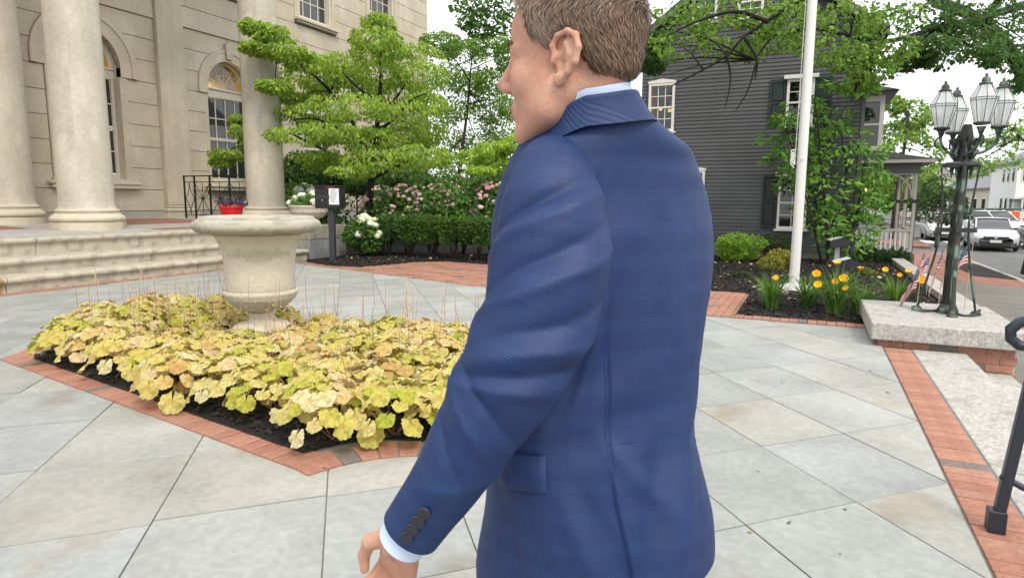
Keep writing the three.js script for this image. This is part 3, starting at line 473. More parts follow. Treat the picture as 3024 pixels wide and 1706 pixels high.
  // bay on the street side
  const bay = add('bay', mg([b6(x1, 1.50, 2.62, 2.8, -19.0, -20.6), b6(x1, 1.0, 2.8, 4.05, -19.0, -20.6), b6(1.40, 1.50, 2.8, 4.05, -19.0, -20.6), b6(1.0, 1.4, 3.9, 4.05, -19.0, -20.6)]), M.trim, t);
  add('bay_roof', mg([b6(x1, 1.72, 4.05, 4.14, -18.85, -20.8), prismXY([[x1, 4.14], [1.78, 4.14], [x1, 4.35]], -20.8, -18.8)]), M.greyTrim, bay);
  add('pane', b6(1.0, 1.4, 3.36, 3.9, -19.03, -19.035), M.paneClear, bay); add('pane', b6(1.0, 1.4, 2.8, 3.32, -19.02, -19.025), M.paneClear, bay); add('meeting_rail', b6(1.0, 1.4, 3.32, 3.36, -19.0, -19.05), M.trim, bay);
  add('curtain', b6(1.0, 1.4, 2.8, 3.9, -19.3, -19.31), mat(lin(.45, .46, .46), .9), bay);
  // porch
  const porch = add('porch_roof', mg([b6(x1, 2.62, 2.37, 2.45, -18.8, -22.8), prismXY([[x1, 2.45], [2.66, 2.45], [x1, 2.75]], -22.85, -18.75), b6(x1, 2.40, 2.12, 2.37, -19.02, -19.16), b6(2.28, 2.40, 2.12, 2.37, -19.17, -22.6)]), M.greyTrim, t);
  add('roof_fascia', mg([b6(x1, 2.66, 2.36, 2.44, -18.74, -18.79), b6(2.63, 2.67, 2.36, 2.44, -18.8, -22.8)]), M.porchTrim, porch);
  add('porch_floor', b6(x1, 2.42, -.6, .10, -19.0, -22.7), M.greyTrim, t);
  for (const [x, z] of [[2.32, -19.1], [2.32, -20.8], [2.32, -22.5]]) {
    const p = add('porch_post', mg([b6(x - .035, x + .035, .1, 2.12, z - .035, z + .035), b6(x - .02, x + .0, .1, 2.1, z + .036, z + .04)]), M.porchTrim, t);
    add('post_band', bx(.11, .08, .11, x, 1.42, z), M.blackShutter, p); add('post_edge', b6(x + .036, x + .06, .1, 2.12, z - .03, z + .03), M.greyTrim, p);
  }
  const br = []; { const cx = 2.27, cy = 2.1, z = -19.09; br.push(flat([cx, cy - .6, z], [cx, cy, z], .045, .04), flat([cx - .6, cy, z], [cx, cy, z], .045, .04)); const p = []; for (let i = 0; i <= 8; i++) { const g = i / 8 * Math.PI / 2; p.push(V3(cx - .62 + .6 * Math.sin(g), cy - .6 * (1 - Math.cos(g)), z)); } br.push(tube(p, .025, 12, 5)); br.push(flat([cx - .02, cy - .02, z], [cx - .24, cy - .24, z], .035, .03)); br.push(flat([cx - .06, cy - .3, z], [cx - .3, cy - .06, z], .03, .03)); }
  add('porch_bracket', mg(br.map(g => uvm(g))), M.porchTrim, t);
  add('porch_handrail', mg([b6(x1, 2.29, .66, .72, -19.06, -19.14), b6(x1, 2.29, .16, .20, -19.08, -19.12), b6(2.28, 2.36, .66, .72, -19.14, -20.76), b6(2.30, 2.34, .16, .2, -19.14, -20.76)]), M.porchTrim, t);
  for (let i = 0; i < 12; i++) add('baluster', b6(1.02 + i * .105, 1.06 + i * .105, .2, .66, -19.085, -19.115), M.trim, t);
  for (let i = 0; i < 11; i++) add('baluster', b6(2.305, 2.335, .2, .66, -19.3 - i * .13, -19.34 - i * .13), M.trim, t);
  for (const x of [1.3, 1.45]) add('porch_lamp', new THREE.SphereGeometry(.04, 12, 8).translate(x, 1.72 + (x - 1.3) * .15, -20.4), M.warm, t);
  { const pl = new THREE.PointLight(0xffb35c, .5); pl.position.set(1.4, 1.72, -20.3); pl.castShadow = true; t.add(pl); }
}
// =====================================================================  things on the plaza
const tUrn = tex(512, (u, v) => { const a = fbm(u * 4, v * 4, 51, 5, 4), g = fbm(u * 60, v * 60, 3, 2, 60), d = sstep(.55, .72, fbm(u * 6, v * 10, 61, 5, 6)), y = sstep(.56, .7, fbm(u * 5, v * 4, 71, 4, 5)); const k = .88 + .12 * (a - .5) + .07 * (g - .5); return mix3(mix3([k, k * .985, k * .95], [.66, .66, .62], d * .42), [.86, .80, .62], y * .4); }, .8);
M.urn = mat(lin(.70, .66, .58), .85, { map: tUrn, bumpMap: tLimeB, bumpScale: .003 });
M.urnRim = mat(lin(.55, .53, .48), .85, { map: tWeather, bumpMap: tLimeB, bumpScale: .004 });
{
  const t = thing('stone_urn', 'large pale cast-stone urn standing in the yellow foliage bed', 'urn', [-4.87, 0, -4.66]);
  add('foot', mg([rbx(.62, .12, .62, .02, 0, .06, 0), lathe([[0, .12], [.27, .12], [.28, .15], [.24, .18], [.15, .21], [.115, .25], [.13, .29], [.15, .31], [0, .31]], 40)].map(g => uvm(g))), M.urn, t);
  const bowl = [[0, .305], [.15, .31], [.22, .345], [.28, .39], [.325, .44], [.347, .49], [.345, .51], [.325, .52]]; const bg = lathe(bowl, 120); { const p = bg.attributes.position; for (let i = 0; i < p.count; i++) { const x = p.getX(i), z = p.getZ(i), a = Math.atan2(z, x), k = 1 + .022 * Math.abs(Math.cos(a * 12)) - .011; p.setX(i, x * k); p.setZ(i, z * k); } bg.computeVertexNormals(); }
  add('gadrooned_bowl', uvm(bg), M.urn, t);
  add('body', uvm(lathe([[.30, .505], [.320, .515], [.320, .60], [.322, .70], [.329, .80], [.342, .89], [.360, .96], [.382, 1.015], [.405, 1.05], [.43, 1.07], [.30, 1.08]], 64)), M.urn, t);
  add('rim', uvm(lathe([[.38, 1.062], [.42, 1.066], [.50, 1.072], [.555, 1.088], [.583, 1.118], [.588, 1.148], [.575, 1.182], [.54, 1.202], [.53, 1.205], [.53, 1.213], [.52, 1.228], [.46, 1.236], [.40, 1.228], [.36, 1.19], [.34, 1.09], [0, 1.07]], 72)), M.urnRim, t);
}
{
  const t = thing('letter_box', 'black metal drop box on a dark post with a white notice', 'letter box', [-9.52, 0, -11.2], R(20));
  const bk = mat(lin(.012, .012, .013), .4, { metalness: .2 });
  add('post', mg([bx(.12, 1.2, .12, 0, .6, 0)]), mat(lin(.028, .03, .036), .5), t);
  add('box', mg([rbx(.56, .46, .36, .012, -.02, 1.43, 0), rbx(.6, .03, .4, .01, -.02, 1.67, .01)]), bk, t);
  add('slot_plate', bx(.30, .07, .012, -.12, 1.44, .185), mat(lin(.02, .02, .022), .3), t);
  const c = document.createElement('canvas'); c.width = 128; c.height = 180; const x = c.getContext('2d'); x.fillStyle = '#f4f4f6'; x.fillRect(0, 0, 128, 180); x.fillStyle = '#6a6d74'; for (let i = 0; i < 15; i++) x.fillRect(14, 26 + i * 9.4, 60 + ((i * 37) % 40), 3.4); x.fillRect(34, 10, 60, 7);
  const tx = new THREE.CanvasTexture(c); tx.colorSpace = THREE.SRGBColorSpace;
  const pg = new THREE.PlaneGeometry(.22, .34); add('notice', pg.translate(.13, 1.45, .186), mat(lin(.85, .85, .87), .7, { map: tx }), t);
  add('tape', bx(.20, .035, .006, .05, 1.655, .186), mat(lin(.62, .03, .05), .6), t); add('latch', new THREE.SphereGeometry(.014, 8, 6).translate(-.13, 1.37, .19), mat(lin(.6, .6, .6), .4), t);
}
{
  const t = thing('flower_pot', 'red round pot of purple flowers on the porch by the railing', 'flower pot', [-12.25, floorY(-12.25) + .002, -10.95]);
  add('pot', lathe([[0, 0], [.2, 0], [.255, .40], [.275, .40], [.275, .46], [.25, .46], [.23, .40], [0, .38]], 36), mat(lin(.62, .012, .022), .35), t);
  const leaf = []; for (let i = 0; i < 240; i++) { const g = new THREE.CircleGeometry(rr(.018, .035), 5); g.rotateX(rr(-1.4, .4)); g.rotateY(rr(0, 6.3)); const a = rr(0, 6.3), r = Math.sqrt(rnd()) * .36; g.translate(Math.cos(a) * r, .46 + rr(.02, .2) * (1 - r * 1.1), Math.sin(a) * r); leaf.push(g); }
  add('purple_flowers', mg(leaf.slice(0, 150)), mat(lin(.07, .025, .10), .8, { side: 2 }), t).userData.kind = 'stuff'; add('leaves', mg(leaf.slice(150)), mat(lin(.035, .05, .025), .8, { side: 2 }), t).userData.kind = 'stuff';
}
{
  const t = thing('stone_bowl_planter', 'carved round stone planter on the granite pedestal', 'planter', [-11.2, .772, -12.35]);
  const g = lathe([[0, 0], [.2, 0], [.22, .05], [.17, .08], [.2, .11], [.36, .2], [.43, .30], [.44, .40], [.46, .41], [.47, .45], [.44, .47], [.40, .44], [0, .42]], 80); { const p = g.attributes.position; for (let i = 0; i < p.count; i++) { const y = p.getY(i); if (y > .19 && y < .405) { const a = Math.atan2(p.getZ(i), p.getX(i)), k = 1 + .02 * Math.abs(Math.cos(a * 14)); p.setX(i, p.getX(i) * k); p.setZ(i, p.getZ(i) * k); } } g.computeVertexNormals(); }
  add('bowl', uvm(g), M.urn, t);
}
{
  const t = thing('flagpole', 'tall white flagpole on a round footing in the mulch bed', 'flagpole', [-.19, 0, -11.2]);
  const wp = mat(lin(.66, .66, .64), .35);
  add('pole', uvm(limb([[0, .02, 0], [0, 5, 0], [0, 10, 0]], [.077, .067, .05], 24, 8)), wp, t); add('collar', lathe([[0, 0], [.30, 0], [.31, .03], [.24, .05], [.15, .085], [.105, .1], [0, .1]], 40), mat(lin(.55, .55, .52), .6), t); add('footing', uvm(lathe([[0, -.05], [.62, -.05], [.62, .012], [0, .012]], 40)), mat(lin(.38, .36, .30), .9, { map: tWeather }), t);
  add('cleat', mg([bx(.03, .03, .2, .0, 2.05, 0), bx(.02, .2, .05, -.12, 2.06, .06, 0, .2), ...[0, 1, 2, 3].map(i => tube([[-.11, 1.92 + i * .05, .08], [-.16, 2.0 + i * .06, .1], [-.1, 2.1 + i * .03, .08]], .012, 6, 5))].map(g => uvm(g))), mat(lin(.6, .6, .58), .8), t);
  add('halyard', bar([-.10, 2, .06], [-.07, 9.6, .02], .005, 4), mat(lin(.6, .6, .58), .8), t);
}
function spotlight(x, z, turn, h, s, label) {
  const t = thing('flood_light', label, 'flood light', [x, 0, z], turn, 'ground flood lights');
  const bk = mat(lin(.03, .03, .034), .4, { metalness: .3 });
  add('stake', bx(.09 * s, h, .05 * s, 0, h / 2, 0), mat(lin(.42, .43, .44), .4, { metalness: .4 }), t);
  const hs = add('housing', prismXY([[-.17 * s, h - .04], [.19 * s, h], [.2 * s, h + .10 * s], [.05 * s, h + .17 * s], [-.18 * s, h + .10 * s]], -.15 * s, .15 * s), bk, t);
  add('lens', bx(.23 * s, .008, .24 * s, -.07 * s, h + .142 * s, 0, 0, .30), mat(lin(.65, .7, .74), .12), hs);
}
spotlight(.50, -10.65, R(10), .42, .95, 'low black flood light on a grey stake behind the yellow daylilies');
spotlight(.55, -15.7, R(15), .45, 1.1, 'black flood light near the house porch among the shrubs');
// ---- handrail at the steps
{
  const t = thing('handrail', 'dark grey steel handrail with a curled end beside the granite steps', 'handrail', [.80, 0, -3.24]);
  const m = mat(lin(.035, .042, .055), .38, { metalness: .5 });
  add('post', mg([uvm(rbx(.042, .93, .042, .006, 0, .465, 0).applyMatrix4(new THREE.Matrix4().makeShear(0, 0, .095, 0, 0, 0)))]), m, t); add('base_sleeve', rbx(.066, .1, .066, .006, 0, .05, 0), m, t);
  add('top_rail', mg([tube([[.085, .835, .0], [.035, .812, .0], [-.01, .83, .0], [-.027, .868, .0], [.0, .91, .0], [.065, .93, .0], [.18, .915, 0], [.5, .76, 0], [1.3, .42, 0]], .022, 40, 10)].map(g => uvm(g))), m, t);
  add('lower_rail', bar([.0, .25, 0], [1.3, -.35, 0], .014, 8), m, t);
  for (const x of [.35, .7, 1.05]) add('baluster', bar([x, .24 - x * .46, 0], [x, .82 - x * .42, 0], .009, 6), m, t);
}
// ---- lamp post with four lanterns on the plinth
{
  const t = thing('lamp_post', 'verdigris iron lamp post with a cluster of glass lanterns on the plinth', 'lamp post', [1.37, .235, -8.05]);
  const tv = tex(256, (u, v) => { const a = sstep(.48, .66, fbm(u * 6, v * 6, 3, 5, 6)); return mix3([.20, .21, .20], [.40, .50, .46], a); }, 1.5);
  const green = mat(lin(.75, .8, .8), .6, { map: tv }), dark = mat(lin(.3, .33, .33), .55, { map: tv, metalness: .2 }), pale = mat(lin(1, 1, .85), .7, { map: tv });
  add('post', uvm(limb([[0, 0, 0], [0, .8, 0], [.02, 1.56, 0]], [.062, .055, .046], 8)), dark, t); add('post_foot', mg([lathe([[0, 0], [.10, 0], [.10, .04], [.07, .1], [0, .1]], 12)]), green, t);
  const feet = [[-.26, -.15], [.25, .0], [.0, .25], [.0, -.27]];
  feet.forEach(([x, z], i) => { const big = i === 2; add('leg', mg([limb([[x, 0, z], [x * .45, .88, z * .45], [x * .62, 1.53, z * .62]], big ? [.028, .026, .02] : [.012, .011, .009], 8), lathe([[0, 0], [.05, 0], [.05, .02], [.03, .04], [0, .04]], 10, x, 0, z)].map(g => uvm(g))), i === 2 ? pale : green, t); });
  add('scroll_base', mg([tube([[.05, .02, .1], [.12, .005, .16], [.22, .02, .12], [.27, .06, .05]], .016, 12, 6), tube([[-.05, .02, -.05], [-.15, .01, -.02], [-.24, .02, .04], [-.33, .03, .02]], .016, 12, 6)].map(g => uvm(g))), green, t);
  add('cross_bar', mg([bx(.36, .045, .05, 0, .88, .02), bx(.05, .045, .36, 0, .88, 0)]), green, t);
  add('plate', mg([lathe([[0, 1.52], [.15, 1.52], [.175, 1.53], [.175, 1.56], [.13, 1.575], [0, 1.58]], 8), ...[0, 1, 2, 3].map(i => { const a = i * Math.PI / 2 + .6; return new THREE.ConeGeometry(.025, .14, 8).rotateX(Math.PI).translate(Math.cos(a) * .09, 1.46, Math.sin(a) * .09); })].map(g => uvm(g))), green, t);
  add('bracket_hub', uvm(limb([[0, 1.56, 0], [0, 1.7, 0], [0.01, 1.86, 0], [.02, 1.95, 0]], [.085, .06, .075, .035], 10)), dark, t);
  add('acanthus', mg([...Array(8)].map((_, i) => { const a = i * .785, c = Math.cos(a), s = Math.sin(a); return tube([[c * .05, 1.58, s * .05], [c * .11, 1.66, s * .11], [c * .08, 1.74, s * .08], [c * .13, 1.80, s * .13]], .016, 8, 5); }).map(g => uvm(g))), green, t);
  const glassL = new THREE.MeshPhysicalMaterial({ color: lin(.88, .9, .9), roughness: .72, transmission: .8, thickness: 0 });
  const lan = [[-.215, .06, 0], [.27, .05, 0], [.085, .26, .02], [-.06, -.26, -.02]];
  lan.forEach(([x, z, dy]) => {
    const y = 1.915 + dy, r = [.062, .118, .05], ys = [0, .235, .365];
    add('arm', mg([tube([[0, 1.68, 0], [x * .5, 1.66, z * .5], [x * .85, 1.72, z * .85], [x, 1.80, z], [x, 1.85, z]], .014, 14, 6), tube([[x, 1.83, z], [x * 1.18, 1.80, z * 1.18], [x * 1.2, 1.74, z * 1.2], [x * 1.06, 1.72, z * 1.06]], .01, 10, 5), lathe([[0, 1.83], [.018, 1.83], [.03, 1.87], [.045, 1.90], [0, 1.90]], 8, x, 0, z)].map(g => uvm(g))), green, t);
    const L = add('lantern', uvm(lathe([[0, y - .02], [.05, y - .02], [.075, y - .012], [.075, y + .006], [.05, y + .012], [0, y + .012]], 8, x, 0, z)), green, t);
    add('lantern_cap', mg([lathe([[0, y + .365], [.058, y + .365], [.06, y + .375], [.035, y + .39], [.04, y + .40], [.03, y + .43], [.012, y + .44], [.016, y + .455], [0, y + .475]], 8, x, 0, z)].map(g => uvm(g))), green, L);
    const bars = []; for (let i = 0; i < 8; i++) { const a = i * Math.PI / 4, c = Math.cos(a), s = Math.sin(a); bars.push(bar([x + c * r[0], y, z + s * r[0]], [x + c * r[1], y + ys[1], z + s * r[1]], .0035, 4), bar([x + c * r[1], y + ys[1], z + s * r[1]], [x + c * r[2], y + ys[2], z + s * r[2]], .0035, 4)); const c2 = Math.cos(a + Math.PI / 4), s2 = Math.sin(a + Math.PI / 4); bars.push(bar([x + c * r[1], y + ys[1], z + s * r[1]], [x + c2 * r[1], y + ys[1], z + s2 * r[1]], .004, 4), bar([x + c * r[1] * .98, y + ys[1] - .022, z + s * r[1] * .98], [x + c2 * r[1] * .98, y + ys[1] - .022, z + s2 * r[1] * .98], .003, 4)); }
    add('cage', mg(bars), M.cageMat ??= mat(lin(.07, .08, .08), .5), L);
    for (let i = 0; i < 8; i++) for (const k of [0, 1]) { const a = i * Math.PI / 4, b = a + Math.PI / 4, A = r[k] * .985, B = r[k + 1] * .985, y0 = y + ys[k] + .003, y1 = y + ys[k + 1] - .003; const g = new THREE.BufferGeometry(); const q = [[x + Math.cos(a) * A, y0, z + Math.sin(a) * A], [x + Math.cos(b) * A, y0, z + Math.sin(b) * A], [x + Math.cos(b) * B, y1, z + Math.sin(b) * B], [x + Math.cos(a) * B, y1, z + Math.sin(a) * B]]; g.setAttribute('position', new THREE.Float32BufferAttribute([q[0], q[2], q[1], q[0], q[3], q[2]].flat(), 3)); g.computeVertexNormals(); add('pane', g, glassL, L); }
    add('burner', uvm(lathe([[0, y + .01], [.014, y + .01], [.012, y + .12], [.02, y + .14], [.02, y + .2], [0, y + .21]], 8, x, 0, z)), mat(lin(.7, .68, .62), .5), L);
  });
}
// ---- little flags round the lamp
{
  const c = document.createElement('canvas'); c.width = 190; c.height = 100; const x = c.getContext('2d'); for (let i = 0; i < 13; i++) { x.fillStyle = i % 2 ? '#f3f1ee' : '#b3202f'; x.fillRect(0, i * 100 / 13, 190, 100 / 13 + 1); } x.fillStyle = '#2b3364'; x.fillRect(0, 0, 76, 54); x.fillStyle = '#fff'; for (let j = 0; j < 5; j++) for (let i = 0; i < 6; i++) { x.beginPath(); x.arc(8 + i * 12, 7 + j * 10, 2.4, 0, 7); x.fill(); }
  const tx = new THREE.CanvasTexture(c); tx.colorSpace = THREE.SRGBColorSpace; const fm = mat(lin(.9, .9, .9), .8, { map: tx, side: THREE.DoubleSide }), st = mat(lin(.5, .38, .2), .7);
  const fl = [[1.14, .235, -8.45, .0, -1.1, 'small hanging flag at the left foot of the lamp post'], [1.60, .235, -8.50, .3, -1.0, 'small hanging flag at the right foot of the lamp post'], [1.38, .235, -8.66, .22, -1.25, 'small striped flag behind the lamp post shaft'], [1.70, .06, -12.2, .12, -1.2, 'small flag at the far end of the garden edge'], [1.62, .06, -11.2, .12, -1.05, 'small flag in the mulch nearer the white coping']];
  for (const [px, py, pz, dy, droop, lab] of fl) {
    const t = thing('small_flag', lab, 'flag', [px, py, pz], rr(-.4, .4), 'small flags around the lamp'); const h = .42 + dy;
    add('stick', bar([0, -.05, 0], [.02, h + .02, 0], .004, 5), st, t);
    const g = new THREE.PlaneGeometry(.36, .23, 14, 8); const p = g.attributes.position; for (let i = 0; i < p.count; i++) { const u = p.getX(i) + .18, v = p.getY(i) - .115; const a = droop * Math.min(1, u * 9 + .3); const s = Math.sin(u * 50 + v * 14) * .018 * Math.min(1, u * 8); p.setXYZ(i, u * Math.cos(a) * -1 - v * Math.sin(a) * .25, h + v + u * Math.sin(a) * .95, s + u * .22); } g.computeVertexNormals(); add('cloth', g, fm, t);
  }
}
